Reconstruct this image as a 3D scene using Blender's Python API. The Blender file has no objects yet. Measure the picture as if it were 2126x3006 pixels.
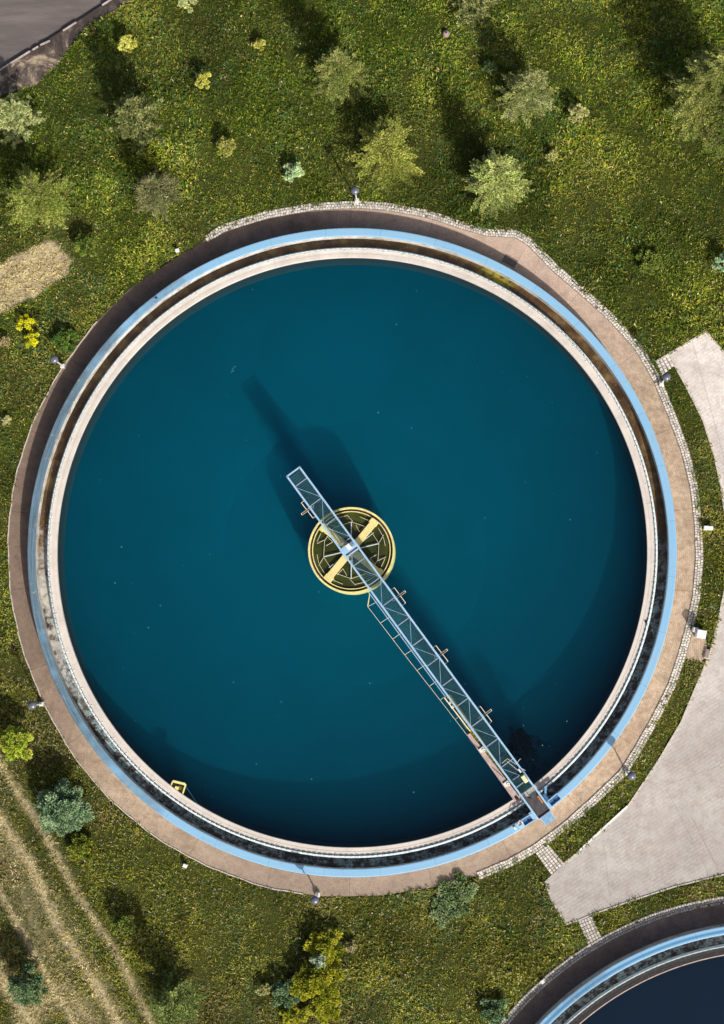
import bpy, math, random
import numpy as np
rad = math.radians
sc = bpy.context.scene
C = sc.collection
# ------------------------------------------------------------------ camera, sky, sun, exposure
FPX, HCAM = 6000.0, 120.0            # focal length in photo pixels, flying height (m)
NAD, CEN = (1297.0, 1927.0), (1063.0, 1503.0)
_d = np.array([CEN[0]-NAD[0], -(CEN[1]-NAD[1])]); _D = np.hypot(*_d); TH = math.atan(_D/FPX); _d = _d/_D
_F = np.array([math.sin(TH)*_d[0], math.sin(TH)*_d[1], -math.cos(TH)])
_ax = np.cross([0, 0, -1], _F); _ax /= np.linalg.norm(_ax)
_K = np.array([[0, -_ax[2], _ax[1]], [_ax[2], 0, -_ax[0]], [-_ax[1], _ax[0], 0]])
RM = np.eye(3)+math.sin(TH)*_K+(1-math.cos(TH))*_K@_K
from mathutils import Matrix, Vector
cam = bpy.data.cameras.new('camera'); co = bpy.data.objects.new('camera', cam); C.objects.link(co)
co.matrix_world = Matrix.Translation((0, 0, HCAM)) @ Matrix(RM.tolist()).to_4x4()
cam.sensor_fit = 'VERTICAL'; cam.sensor_height = 36; cam.sensor_width = 36; cam.lens = FPX/3006*36
cam.clip_start = 1; cam.clip_end = 3000
sc.camera = co
SUN_EL, SUN_DIR = 38.5, np.array([0.468, -0.884])      # sun stands towards +x, -y
SUN_DIR = SUN_DIR/np.hypot(*SUN_DIR)
w = bpy.data.worlds.new('World'); sc.world = w; w.use_nodes = True
nt = w.node_tree; bg = nt.nodes['Background']
sky = nt.nodes.new('ShaderNodeTexSky'); sky.sky_type = 'NISHITA'; sky.sun_disc = False
sky.sun_elevation = rad(SUN_EL); sky.sun_rotation = math.atan2(SUN_DIR[0], SUN_DIR[1]); sky.dust_density = 5.0; sky.ozone_density = 0.2; sky.air_density = 0.8
nt.links.new(sky.outputs[0], bg.inputs[0]); bg.inputs[1].default_value = 0.10
sl = bpy.data.lights.new('sun', 'SUN'); so = bpy.data.objects.new('sun', sl); C.objects.link(so)
sl.energy = 4.4; sl.angle = rad(1.0); sl.color = (1.0, 0.93, 0.82)
_sd = Vector((SUN_DIR[0]*math.cos(rad(SUN_EL)), SUN_DIR[1]*math.cos(rad(SUN_EL)), math.sin(rad(SUN_EL))))
so.rotation_euler = _sd.to_track_quat('Z', 'Y').to_euler(); so.location = (20, -40, 60)
sc.view_settings.view_transform = 'Standard'; sc.view_settings.look = 'None'
sc.view_settings.exposure = 0.0; sc.view_settings.gamma = 1.0; sc.view_settings.use_curve_mapping = False
sc.render.engine = 'CYCLES'
cy = sc.cycles; cy.use_denoising = True; cy.denoiser = 'OPENIMAGEDENOISE'; cy.denoising_input_passes = 'RGB_ALBEDO_NORMAL'; cy.denoising_prefilter = 'ACCURATE'; cy.max_bounces = 6; cy.transparent_max_bounces = 12
cy.volume_bounces = 2; cy.caustics_reflective = False; cy.caustics_refractive = False
cy.sample_clamp_indirect = 4

# ------------------------------------------------------------------ helpers
def P(u, v, z=0.0):
    """photo pixel on the level z -> world x, y"""
    r = RM @ np.array([(u-CEN[0])/FPX, -(v-CEN[1])/FPX, -1.0])
    t = (z-HCAM)/r[2]
    return r[:2]*t
def PP(pts, z=0.0): return np.array([P(a, b, z) for a, b in pts])
rng = np.random.default_rng(7)

def tag(o, label=None, cat=None, group=None, kind=None):
    for k, v in (('label', label), ('category', cat), ('group', group), ('kind', kind)):
        if v: o[k] = v
    return o
def empty(name, loc=(0, 0, 0), rz=0.0):
    o = bpy.data.objects.new(name, None); C.objects.link(o)
    o.location = loc; o.rotation_euler = (0, 0, rz); o.empty_display_size = 0.2
    return o
class MB:
    """collects vertices and polygons, links them as ONE mesh"""
    def __init__(s): s.v = []; s.f = []; s.c = []
    def add(s, vs, fs, col=None):
        o = len(s.v); s.v += [tuple(map(float, p)) for p in vs]; s.f += [tuple(i+o for i in f) for f in fs]
        if col is not None: s.c += [tuple(col)+(1.0,)]*len(vs)
        return s
    def box(s, c, d, rz=0.0, col=None, bev=0.0, ry=0.0):
        x, y, z = d[0]/2, d[1]/2, d[2]/2
        pts = []
        for sz in (-1, 1):
            k = bev if sz > 0 else 0
            for sx, sy in ((-1, -1), (1, -1), (1, 1), (-1, 1)):
                pts.append((sx*(x-k), sy*(y-k), sz*z))
        fs = [(3, 2, 1, 0), (4, 5, 6, 7), (0, 1, 5, 4), (1, 2, 6, 5), (2, 3, 7, 6), (3, 0, 4, 7)]
        if bev:
            top = [(p[0], p[1], z) for p in pts[4:]]
            mid = [(sx*x, sy*y, z-bev) for sx, sy in ((-1, -1), (1, -1), (1, 1), (-1, 1))]
            pts = pts[:4]+mid+top
            fs = [(3, 2, 1, 0), (8, 9, 10, 11)]+[(i, (i+1) % 4, 4+(i+1) % 4, 4+i) for i in range(4)]+[(4+i, 4+(i+1) % 4, 8+(i+1) % 4, 8+i) for i in range(4)]
        ca, sa = math.cos(rz), math.sin(rz); cb, sb = math.cos(ry), math.sin(ry)
        out = []
        for p in pts:
            X, Z = p[0]*cb+p[2]*sb, -p[0]*sb+p[2]*cb
            out.append((c[0]+X*ca-p[1]*sa, c[1]+X*sa+p[1]*ca, c[2]+Z))
        return s.add(out, fs, col)
    def bar(s, a, b, w_, h_=None, col=None):
        """box section from a to b"""
        h_ = h_ or w_; a = np.array(a, float); b = np.array(b, float); d = b-a; L = np.linalg.norm(d)
        if L < 1e-6: return s
        d /= L; up = np.array([0, 0, 1.0]) if abs(d[2]) < .95 else np.array([1.0, 0, 0])
        sd = np.cross(d, up); sd /= np.linalg.norm(sd); up = np.cross(sd, d)
        pts = [e+sd*i*w_/2+up*j*h_/2 for e in (a, b) for i, j in ((-1, -1), (1, -1), (1, 1), (-1, 1))]
        return s.add(pts, [(0, 1, 2, 3), (7, 6, 5, 4), (0, 4, 5, 1), (1, 5, 6, 2), (2, 6, 7, 3), (3, 7, 4, 0)], col)
    def tube(s, pts, r, n=8, col=None):
        pts = [np.array(p, float) for p in pts]; rs = r if hasattr(r, '__len__') else [r]*len(pts)
        vs = []; fs = []
        for i, p in enumerate(pts):
            d = pts[min(i+1, len(pts)-1)]-pts[max(i-1, 0)]; d = d/(np.linalg.norm(d)+1e-9)
            up = np.array([0, 0, 1.0]) if abs(d[2]) < .9 else np.array([1.0, 0, 0])
            a = np.cross(d, up); a /= np.linalg.norm(a); b = np.cross(a, d)
            for k in range(n):
                t = 2*math.pi*k/n; vs.append(p+rs[i]*(a*math.cos(t)+b*math.sin(t)))
        for i in range(len(pts)-1):
            for k in range(n):
                fs.append((i*n+k, i*n+(k+1) % n, (i+1)*n+(k+1) % n, (i+1)*n+k))
        fs.append(tuple(range(n))[::-1]); fs.append(tuple((len(pts)-1)*n+k for k in range(n)))
        return s.add(vs, fs, col)
    def lathe(s, prof, c=(0, 0, 0), n=32, closed=False, a0=0.0, a1=2*math.pi, col=None):
        """revolve (r,z) profile about the z axis through c"""
        full = abs(a1-a0-2*math.pi) < 1e-6; m = n if full else n+1; k = len(prof)
        vs = []; fs = []
        for i in range(m):
            t = a0+(a1-a0)*i/n
            for r, z in prof: vs.append((c[0]+r*math.cos(t), c[1]+r*math.sin(t), c[2]+z))
        for i in range(n):
            j = (i+1) % m
            for q in range(k if closed else k-1):
                p = (q+1) % k
                f = (i*k+q, j*k+q, j*k+p, i*k+p)
                fs.append(f)
        if not full and closed:
            fs.append(tuple(range(k))); fs.append(tuple((m-1)*k+q for q in range(k))[::-1])
        return s.add(vs, fs, col)
    def build(s, name, mat, parent=None, loc=None, smooth=False):
        me = bpy.data.meshes.new(name); me.from_pydata(s.v, [], s.f); me.update()
        if s.c and len(s.c) == len(s.v):
            a = me.attributes.new('col', 'FLOAT_COLOR', 'POINT'); a.data.foreach_set('color', np.array(s.c, np.float32).ravel())
        me.materials.append(mat)
        if smooth: me.polygons.foreach_set('use_smooth', [True]*len(me.polygons))
        o = bpy.data.objects.new(name, me); C.objects.link(o)
        if parent: o.parent = parent
        if loc is not None: o.location = loc
        return o
def np_mesh(name, V, F, mat, col=None, parent=None):
    """V (n,3), F (m,k) arrays"""
    me = bpy.data.meshes.new(name); n, m, k = len(V), len(F), F.shape[1]
    me.vertices.add(n); me.vertices.foreach_set('co', np.ascontiguousarray(V, np.float32).ravel())
    me.loops.add(m*k); me.loops.foreach_set('vertex_index', np.ascontiguousarray(F, np.int32).ravel())
    me.polygons.add(m); me.polygons.foreach_set('loop_start', np.arange(0, m*k, k, dtype=np.int32))
    me.polygons.foreach_set('loop_total', np.full(m, k, np.int32))
    me.update(calc_edges=True)
    if col is not None:
        a = me.attributes.new('col', 'FLOAT_COLOR', 'POINT')
        c4 = np.ones((n, 4), np.float32); c4[:, :3] = col; a.data.foreach_set('color', c4.ravel())
    me.materials.append(mat)
    o = bpy.data.objects.new(name, me); C.objects.link(o)
    if parent: o.parent = parent
    return o
_T = [np.random.default_rng(100+i).random((64, 64)) for i in range(8)]
def vnoise(x, y, scale, seed=0):
    t = _T[seed % 8]; x = np.asarray(x)/scale+seed*7.3; y = np.asarray(y)/scale+seed*3.1
    xi = np.floor(x).astype(int); yi = np.floor(y).astype(int); fx = x-xi; fy = y-yi
    fx = fx*fx*(3-2*fx); fy = fy*fy*(3-2*fy)
    g = lambda a, b: t[a % 64, b % 64]
    return (g(xi, yi)*(1-fx)+g(xi+1, yi)*fx)*(1-fy)+(g(xi, yi+1)*(1-fx)+g(xi+1, yi+1)*fx)*fy
def fnoise(x, y, s, seed=0): return (vnoise(x, y, s, seed)*.5+vnoise(x, y, s/2.1, seed+1)*.3+vnoise(x, y, s/4.3, seed+2)*.2)
def inpoly(x, y, poly):
    r = np.zeros(np.shape(x), bool); n = len(poly)
    for i in range(n):
        x1, y1 = poly[i]; x2, y2 = poly[(i+1) % n]
        if y1 == y2: continue
        c = ((y1 > y) != (y2 > y)) & (x < (x2-x1)*(y-y1)/(y2-y1)+x1); r ^= c
    return r
def dpoly(x, y, line):
    """distance to a polyline"""
    d = np.full(np.shape(x), 1e9)
    for (x1, y1), (x2, y2) in zip(line[:-1], line[1:]):
        dx, dy = x2-x1, y2-y1; t = np.clip(((x-x1)*dx+(y-y1)*dy)/(dx*dx+dy*dy), 0, 1)
        d = np.minimum(d, np.hypot(x-x1-t*dx, y-y1-t*dy))
    return d

# ------------------------------------------------------------------ materials
class NT:
    def __init__(s, name):
        s.m = bpy.data.materials.new(name); s.m.use_nodes = True; s.t = s.m.node_tree
        s.b = s.t.nodes['Principled BSDF']; s.out = s.t.nodes['Material Output']
        s.b.inputs['Specular IOR Level'].default_value = 0.3
    def n(s, kind, **kw):
        o = s.t.nodes.new(kind)
        for k, v in kw.items():
            if k.startswith('i_'): o.inputs[k[2:].replace('_', ' ')].default_value = v
            else: setattr(o, k, v)
        return o
    def l(s, a, b): s.t.links.new(a, b)
    def pos(s): return s.n('ShaderNodeTexCoord').outputs['Object']
    def noise(s, scale, detail=4, rough=.6, vec=None, dist=0.0):
        o = s.n('ShaderNodeTexNoise'); o.inputs['Scale'].default_value = scale
        o.inputs['Detail'].default_value = detail; o.inputs['Roughness'].default_value = rough
        o.inputs['Distortion'].default_value = dist
        s.l(vec if vec is not None else s.pos(), o.inputs['Vector']); return o.outputs['Fac']
    def ramp(s, fac, stops, interp='LINEAR'):
        o = s.n('ShaderNodeValToRGB'); e = o.color_ramp.elements; o.color_ramp.interpolation = interp
        while len(e) < len(stops): e.new(.5)
        for q, (p, c) in zip(e, stops):
            q.position = p; q.color = (*c, 1) if not isinstance(c, (int, float)) else (c, c, c, 1)
        s.l(fac, o.inputs[0]); return o.outputs[0]
    def mix(s, fac, a, b, mode='MIX'):
        o = s.n('ShaderNodeMix', data_type='RGBA', blend_type=mode)
        for i, v in ((0, fac), (6, a), (7, b)):
            if isinstance(v, (int, float)): o.inputs[i].default_value = v
            elif isinstance(v, tuple): o.inputs[i].default_value = (*v, 1)
            else: s.l(v, o.inputs[i])
        return o.outputs[2]
    def math(s, op, a, b=0.0, clamp=False):
        o = s.n('ShaderNodeMath', operation=op, use_clamp=clamp)
        for i, v in ((0, a), (1, b)):
            if isinstance(v, (int, float)): o.inputs[i].default_value = v
            else: s.l(v, o.inputs[i])
        return o.outputs[0]
    def bump(s, h, dist=.02, st=.6):
        o = s.n('ShaderNodeBump'); o.inputs['Distance'].default_value = dist; o.inputs['Strength'].default_value = st
        s.l(h, o.inputs['Height']); s.l(o.outputs[0], s.b.inputs['Normal'])
    def polar(s):
        """(arc length at r=19 m, radius, 0) and the angle"""
        x = s.n('ShaderNodeSeparateXYZ'); s.l(s.pos(), x.inputs[0])
        th = s.math('ARCTAN2', x.outputs[1], x.outputs[0])
        r = s.math('SQRT', s.math('ADD', s.math('MULTIPLY', x.outputs[0], x.outputs[0]), s.math('MULTIPLY', x.outputs[1], x.outputs[1])))
        c = s.n('ShaderNodeCombineXYZ'); s.l(s.math('MULTIPLY', th, 19.0), c.inputs[0]); s.l(r, c.inputs[1])
        return c.outputs[0], th, r, x
    def brick(s, vec, w_, h_, mortar, c1=(1, 1, 1), c2=(.8, .8, .8), cm=(.3, .3, .3)):
        o = s.n('ShaderNodeTexBrick'); o.inputs['Scale'].default_value = 1
        o.inputs['Brick Width'].default_value = w_; o.inputs['Row Height'].default_value = h_
        o.inputs['Mortar Size'].default_value = mortar; o.inputs['Mortar Smooth'].default_value = .1
        o.inputs['Color1'].default_value = (*c1, 1); o.inputs['Color2'].default_value = (*c2, 1); o.inputs['Mortar'].default_value = (*cm, 1)
        s.l(vec, o.inputs['Vector']); return o.outputs['Color'], o.outputs['Fac']
    def col(s, c): 
        if isinstance(c, tuple): s.b.inputs['Base Color'].default_value = (*c, 1)
        else: s.l(c, s.b.inputs['Base Color'])
        return s
    def rough(s, v):
        if isinstance(v, (int, float)): s.b.inputs['Roughness'].default_value = v
        else: s.l(v, s.b.inputs['Roughness'])
        return s
def simple(name, c, rough=.6, var=.18, scale=6.0, metal=0.0, spec=.3, dirt=None):
    """a painted or plain surface with uneven tone and specks of dirt"""
    q = NT(name)
    f = q.noise(scale, 5, .65)
    lo = tuple(x*(1-var) for x in c); hi = tuple(min(1, x*(1+var)) for x in c)
    k = q.ramp(f, [(.3, lo), (.7, hi)])
    if dirt:
        g = q.ramp(q.noise(scale*2.7, 6, .7), [(.56, 0), (.68, 1)])
        k = q.mix(g, k, dirt)
    q.col(k).rough(rough); q.b.inputs['Metallic'].default_value = metal; q.b.inputs['Specular IOR Level'].default_value = spec
    return q.m
def attr_mat(name, rough=.7, trans=0.0, var=None, spec=.2):
    q = NT(name); a = q.n('ShaderNodeAttribute', attribute_name='col')
    c = a.outputs['Color']
    if var: c = q.mix(1.0, c, q.ramp(q.noise(var, 4, .6), [(.3, .7), (.7, 1.2)]), 'MULTIPLY')
    q.col(c).rough(rough); q.b.inputs['Specular IOR Level'].default_value = spec
    if trans:
        t = q.n('ShaderNodeBsdfTranslucent'); q.l(c, t.inputs[0])
        m = q.n('ShaderNodeMixShader'); m.inputs[0].default_value = trans
        q.l(q.b.outputs[0], m.inputs[1]); q.l(t.outputs[0], m.inputs[2]); q.l(m.outputs[0], q.out.inputs[0])
    return q.m
M = {}
M['leaf'] = attr_mat('leaf', .6, .14)
M['grass'] = attr_mat('grass_blade', .65, .2)
M['bark'] = simple('bark', (.10, .075, .05), .9, .3, 20)
M['branch'] = simple('bare_branch', (.36, .31, .17), .9, .25, 20)
# soil below the grass
q = NT('turf_soil'); a = q.n('ShaderNodeAttribute', attribute_name='col').outputs['Color']
k = q.mix(1.0, a, q.ramp(q.noise(5, 6, .7), [(.3, .55), (.7, 1.35)]), 'MULTIPLY'); q.col(k).rough(.95)
q.bump(q.noise(9, 5, .7), .06, .8); M['soil'] = q.m
# ring path: concentric rows of small paving bricks, far side lightened to lift its shade, darker at left and near side
def path_mat(name, tone, dark):
    q = NT(name); v, th, r, x = q.polar()
    bc, bf = q.brick(v, .24, .115, .008, (1, 1, 1), (.9, .88, .86), (.62, .58, .55))
    big = q.noise(.35, 5, .6); fine = q.noise(3.2, 6, .7)
    base = q.ramp(big, [(.3, tone), (.5, tuple(t*1.12 for t in tone)), (.72, (tone[0]*.94, tone[1]*.88, tone[2]*.86))])
    base = q.mix(q.ramp(fine, [(.42, 0), (.66, .55)]), base, dark)
    patch = q.ramp(q.noise(.8, 3, .5), [(.40, 0), (.60, 1)])
    base = q.mix(q.math('MULTIPLY', patch, .75), base, q.mix(1.0, base, bc, 'MULTIPLY'))
    tf = q.ramp(q.math('MULTIPLY', x.outputs[1], .05), [(.45, 0), (.8, .6)]); base = q.mix(tf, base, q.mix(fine, (.46, .34, .29), (.74, .58, .52)))  # far side: reddish paving, colour lightened to brighten the wall's shade
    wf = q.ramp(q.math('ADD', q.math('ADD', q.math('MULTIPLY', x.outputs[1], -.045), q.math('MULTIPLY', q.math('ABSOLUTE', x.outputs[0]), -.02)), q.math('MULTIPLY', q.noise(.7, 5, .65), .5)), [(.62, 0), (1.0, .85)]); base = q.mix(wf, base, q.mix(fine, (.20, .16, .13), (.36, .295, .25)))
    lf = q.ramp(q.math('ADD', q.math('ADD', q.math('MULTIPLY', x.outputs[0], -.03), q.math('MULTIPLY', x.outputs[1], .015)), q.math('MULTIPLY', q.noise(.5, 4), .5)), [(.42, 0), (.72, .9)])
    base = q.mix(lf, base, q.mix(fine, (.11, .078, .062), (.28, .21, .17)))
    sb, sf = q.brick(v, 4.6, 9.0, .012, (1, 1, 1), (.94, .93, .92), (.5, .46, .43)); base = q.mix(1.0, base, sb, 'MULTIPLY')
    base = q.mix(1.0, base, q.ramp(q.noise(1.1, 7, .75, None, .5), [(.28, .68), (.5, 1.0), (.72, 1.16)]), 'MULTIPLY')
    base = q.mix(1.0, base, q.ramp(q.noise(7, 5, .7), [(.3, .86), (.6, 1.10)]), 'MULTIPLY'); base = q.mix(.5, base, q.mix(1.0, base, bc, 'MULTIPLY'))
    q.col(base).rough(.85); q.bump(q.math('ADD', fine, q.math('MULTIPLY', bf, -.4)), .01, .4); return q.m
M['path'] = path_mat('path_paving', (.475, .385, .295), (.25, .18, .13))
M['path_far'] = path_mat('path_paving_far', (.50, .39, .35), (.34, .25, .22))
# blue painted rim: clean blue, darker and greyer towards the left side
def rim_mat(name, stripe=False):
    q = NT(name); v, th, r, x = q.polar()
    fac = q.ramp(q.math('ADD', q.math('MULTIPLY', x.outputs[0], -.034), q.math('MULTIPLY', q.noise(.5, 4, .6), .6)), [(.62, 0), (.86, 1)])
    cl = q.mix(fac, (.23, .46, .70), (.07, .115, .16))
    sb, sf = q.brick(v, 3.3, 9.0, .010, (1, 1, 1), (.92, .95, .97), (.45, .5, .55)); cl = q.mix(1.0, cl, sb, 'MULTIPLY')
    st = q.n('ShaderNodeMapping'); st.inputs['Scale'].default_value = (.35, 9, 1); q.l(v, st.inputs[0])
    stk = q.ramp(q.noise(1.2, 6, .7, st.outputs[0]), [(.35, 0), (.75, 1)])
    cl = q.mix(q.math('MULTIPLY', stk, .35), cl, (.38, .62, .80))
    if stripe: cl = q.mix(q.ramp(q.math('ABSOLUTE', q.math('SUBTRACT', r, 18.62)), [(.03, .85), (.13, 0)]), cl, (.04, .17, .36))
    ch = q.ramp(q.noise(2.3, 8, .75), [(.58, 0), (.66, .7)])
    cl = q.mix(ch, cl, (.36, .36, .34)); q.col(cl).rough(.55); q.bump(q.noise(8, 4, .6), .004, .4); return q.m
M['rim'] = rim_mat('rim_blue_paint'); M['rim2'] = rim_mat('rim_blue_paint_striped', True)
# rendered side of the outer wall: whitewash going to tan plaster and green slime
q = NT('wall_render'); v, th, r, x = q.polar()
k = q.ramp(q.noise(1.4, 6, .7), [(.32, (.30, .24, .18)), (.5, (.60, .58, .54)), (.7, (.78, .78, .76))])
k = q.mix(q.ramp(q.noise(4, 6, .7), [(.55, 0), (.7, .8)]), k, (.12, .10, .07)); q.col(k).rough(.8); q.bump(q.noise(9, 5), .01, .5); M['render'] = q.m
# coping: pale concrete with a joint now and then, faint stains
def coping(name, c):
    q = NT(name); v, th, r, x = q.polar()
    bc, bf = q.brick(v, 2.9, 5.0, .006, (1, 1, 1), (.95, .94, .93), (.6, .57, .54))
    k = q.ramp(q.noise(.9, 6, .65), [(.3, tuple(a*.8 for a in c)), (.65, c)])
    k = q.mix(q.ramp(q.noise(7, 6, .75), [(.55, 0), (.75, .45)]), k, (.33, .27, .23))
    q.col(q.mix(1.0, k, bc, 'MULTIPLY')).rough(.75); q.bump(q.noise(10, 5), .006, .4); return q.m
M['coping'] = coping('coping_concrete', (.70, .655, .61)); M['coping2'] = coping('coping_dark', (.035, .035, .038))
# gutter floor: wet brown silt along the far side, tiles with pale-blue lime crust and black slime elsewhere
def channel(name, wet=True):
    q = NT(name); v, th, r, x = q.polar()
    bc, bf = q.brick(v, .30, .13, .012, (.9, .9, .9), (.35, .35, .35), (.1, .1, .1))
    crust = q.ramp(q.noise(2.6, 7, .75), [(.38, (.04, .035, .033)), (.47, (.11, .09, .08)), (.54, (.34, .46, .50)), (.66, (.60, .76, .80))])
    crust = q.mix(.75, crust, q.mix(1.0, crust, bc, 'MULTIPLY'))
    if wet:
        silt = q.ramp(q.noise(1.1, 6, .65), [(.32, (.035, .018, .008)), (.5, (.085, .05, .022)), (.66, (.20, .14, .06))])
        silt = q.mix(q.ramp(q.noise(5, 5, .7), [(.6, 0), (.7, .8)]), silt, (.30, .25, .17))
        sel = q.ramp(q.math('ADD', q.math('MULTIPLY', x.outputs[1], .05), q.math('MULTIPLY', q.noise(.4, 3), .5)), [(.10, 0), (.32, 1)])
        crust = q.mix(sel, crust, silt)
        # yellow-green moss near one joint of the far side
        dx = q.math('ABSOLUTE', q.math('SUBTRACT', q.math('MULTIPLY', th, 1.0), 1.08))
        moss = q.math('MULTIPLY', q.ramp(dx, [(.02, 1), (.085, 0)]), q.ramp(q.noise(3, 5), [(.40, 0), (.55, 1)]))
        crust = q.mix(moss, crust, (.26, .24, .02))
        # dry white lime on the near-left quarter
        dl = q.math('ABSOLUTE', q.math('SUBTRACT', q.math('ABSOLUTE', th), 2.95)); neg = q.math('LESS_THAN', x.outputs[1], 1.5)
        lime = q.math('MULTIPLY', q.math('MULTIPLY', q.ramp(dl, [(.05, 1), (.42, 0)]), neg), q.ramp(q.noise(1.3, 6, .7), [(.38, 0), (.58, 1)]))
        crust = q.mix(lime, crust, (.52, .50, .46))
    q.col(crust).rough(.35); q.b.inputs['Specular IOR Level'].default_value = .5
    q.bump(q.noise(6, 6, .7), .02, .5); return q.m
M['channel'] = channel('gutter_floor'); M['channel2'] = channel('gutter_slime', False)
q = NT('weir_plate'); k = q.ramp(q.noise(6, 5, .7), [(.3, (.42, .52, .56)), (.6, (.70, .80, .84))]); q.col(k).rough(.5); M['weir'] = q.m
# yard: big field of pale brick paving, sandy blotches, one faint joint
q = NT('yard_paving'); mp = q.n('ShaderNodeMapping'); mp.inputs['Rotation'].default_value = (0, 0, rad(-32)); q.l(q.pos(), mp.inputs[0])
bc, bf = q.brick(mp.outputs[0], .42, .2, .02, (1, 1, 1), (.96, .955, .95), (.82, .80, .77))
k = q.ramp(q.noise(.22, 6, .6), [(.3, (.45, .42, .385)), (.5, (.57, .535, .495)), (.7, (.70, .665, .615))])
blot = q.ramp(q.noise(1.7, 7, .75), [(.45, 0), (.62, .55)]); k = q.mix(blot, k, (.40, .33, .28))
sp = q.ramp(q.noise(.6, 4, .6), [(.40, .25), (.60, 1)])
k = q.mix(sp, k, q.mix(1.0, k, bc, 'MULTIPLY'))
vo = q.n('ShaderNodeTexVoronoi', feature='DISTANCE_TO_EDGE'); vo.inputs['Scale'].default_value = .16; q.l(q.pos(), vo.inputs['Vector'])
k = q.mix(q.ramp(vo.outputs['Distance'], [(.0, .45), (.004, 0)]), k, (.25, .22, .19))
sx = q.n('ShaderNodeSeparateXYZ'); q.l(q.pos(), sx.inputs[0]); yf = q.ramp(q.math('MULTIPLY', q.math('ADD', sx.outputs[1], 12.0), .035), [(0.0, .78), (1.0, 1.22)]); k = q.mix(1.0, k, yf, 'MULTIPLY')  # vignette painted into the paving: lighter at the far end, darker near
k = q.mix(1.0, k, (.975, .985, 1.0), 'MULTIPLY'); k = q.mix(.06, k, (.5, .5, .7))
wet = q.ramp(q.noise(.33, 5, .7, None, 1.2), [(.56, 0), (.64, .35)]); k = q.mix(wet, k, (.40, .36, .33))
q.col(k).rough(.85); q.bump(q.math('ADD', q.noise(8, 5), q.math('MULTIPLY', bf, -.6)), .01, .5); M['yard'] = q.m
q = NT('asphalt'); mp = q.n('ShaderNodeMapping'); mp.inputs['Rotation'].default_value = (0, 0, rad(-33)); mp.inputs['Scale'].default_value = (.18, 1.1, 1); q.l(q.pos(), mp.inputs[0])
k = q.ramp(q.noise(1.5, 6, .65, mp.outputs[0]), [(.3, (.115, .098, .098)), (.5, (.15, .13, .128)), (.72, (.21, .185, .178))])
k = q.mix(q.ramp(q.noise(30, 3), [(.4, 0), (.7, .35)]), k, (.07, .06, .06)); q.col(k).rough(.8); M['asphalt'] = q.m
q = NT('verge_dirt'); k = q.ramp(q.noise(.55, 6, .7, None, .6), [(.42, (.055, .042, .04)), (.52, (.12, .095, .085)), (.60, (.42, .34, .24))])
k = q.mix(q.ramp(q.noise(4, 5, .7), [(.5, 0), (.68, .6)]), k, (.05, .045, .03)); q.col(k).rough(.95); q.bump(q.noise(5, 6), .06, .8); M['dirt'] = q.m
M['stone'] = attr_mat('cobble_stone', .8, 0, 9)
M['bed'] = simple('joint_sand', (.20, .165, .125), .95, .35, 8)
M['kerbstone'] = simple('kerb_concrete', (.55, .51, .46), .8, .2, 5, dirt=(.3, .25, .2))
M['kerb_dirty'] = simple('soiled_kerb', (.42, .38, .35), .9, .35, 3, dirt=(.12, .10, .09))
M['bridge'] = simple('bridge_blue_paint', (.33, .53, .74), .45, .14, 5, spec=.5, dirt=(.30, .36, .42))
M['beam'] = simple('crossbeam_grey_paint', (.22, .29, .38), .6, .2, 5)
M['grate'] = simple('deck_grating', (.05, .15, .17), .5, .35, 3)
M['deep_blue'] = simple('carriage_blue_paint', (.05, .16, .36), .45, .3, 5, spec=.5)
M['plate_blue'] = simple('step_plate_blue', (.20, .38, .58), .5, .25, 7)
M['darkplate'] = simple('dark_deck_plate', (.062, .058, .068), .6, .35, 4, dirt=(.13, .11, .10))
M['cream'] = simple('cream_pipe_paint', (.86, .84, .64), .5, .15, 6, spec=.4)
M['baffle'] = simple('pale_baffle_paint', (.80, .76, .56), .5, .15, 6)
M['yellow'] = simple('yellow_paint', (.72, .67, .27), .55, .2, 2.5, spec=.35, dirt=(.42, .46, .40))
M['yellow_pale'] = simple('yellow_walkway', (.76, .65, .28), .6, .12, 3, dirt=(.55, .48, .22))
M['rust'] = simple('rusted_groove', (.055, .02, .025), .8, .5, 5, dirt=(.20, .10, .08))
M['white'] = simple('white_enamel', (.78, .80, .82), .4, .06, 4, spec=.5)
M['pale_yellow'] = simple('pale_yellow_shell', (.78, .74, .42), .5, .08, 4, spec=.5)
M['skyblue'] = simple('spider_paint', (.55, .66, .66), .5, .15, 8)
M['darkbar'] = simple('purple_brown_bar', (.07, .03, .045), .6, .3, 8)
M['pink'] = simple('worn_pink_board', (.46, .36, .35), .8, .3, 4, dirt=(.42, .34, .14))
M['moss'] = simple('gutter_moss', (.17, .15, .015), .9, .6, 7, dirt=(.03, .03, .012))
M['orange'] = simple('orange_grease', (.55, .22, .08), .6, .3, 12)
M['cap'] = simple('lamp_cap_enamel', (.12, .13, .19), .25, .15, 3, spec=.8)
M['globe'] = simple('frosted_glass', (.62, .62, .64), .3, .05, 3, spec=.5)
M['pole'] = simple('galvanised_pole', (.62, .62, .62), .45, .1, 6, spec=.5)
M['rope'] = simple('blue_rope', (.04, .16, .24), .8, .2, 9)
M['manhole'] = simple('worn_concrete', (.30, .24, .23), .85, .2, 7)
M['blackm'] = simple('black_rubber', (.02, .02, .02), .7, .2, 8)
M['weed'] = simple('black_strand', (.001, .003, .005), 1.0, .5, 5, 0.0, 0.0)  # near-black, for the dark strands under the surface
M['slab'] = simple('dark_stone_slab', (.16, .14, .13), .85, .3, 6, dirt=(.30, .27, .24))
M['light'] = simple('floating_scum', (.05, .24, .26), .8, .4, 9)

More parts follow.
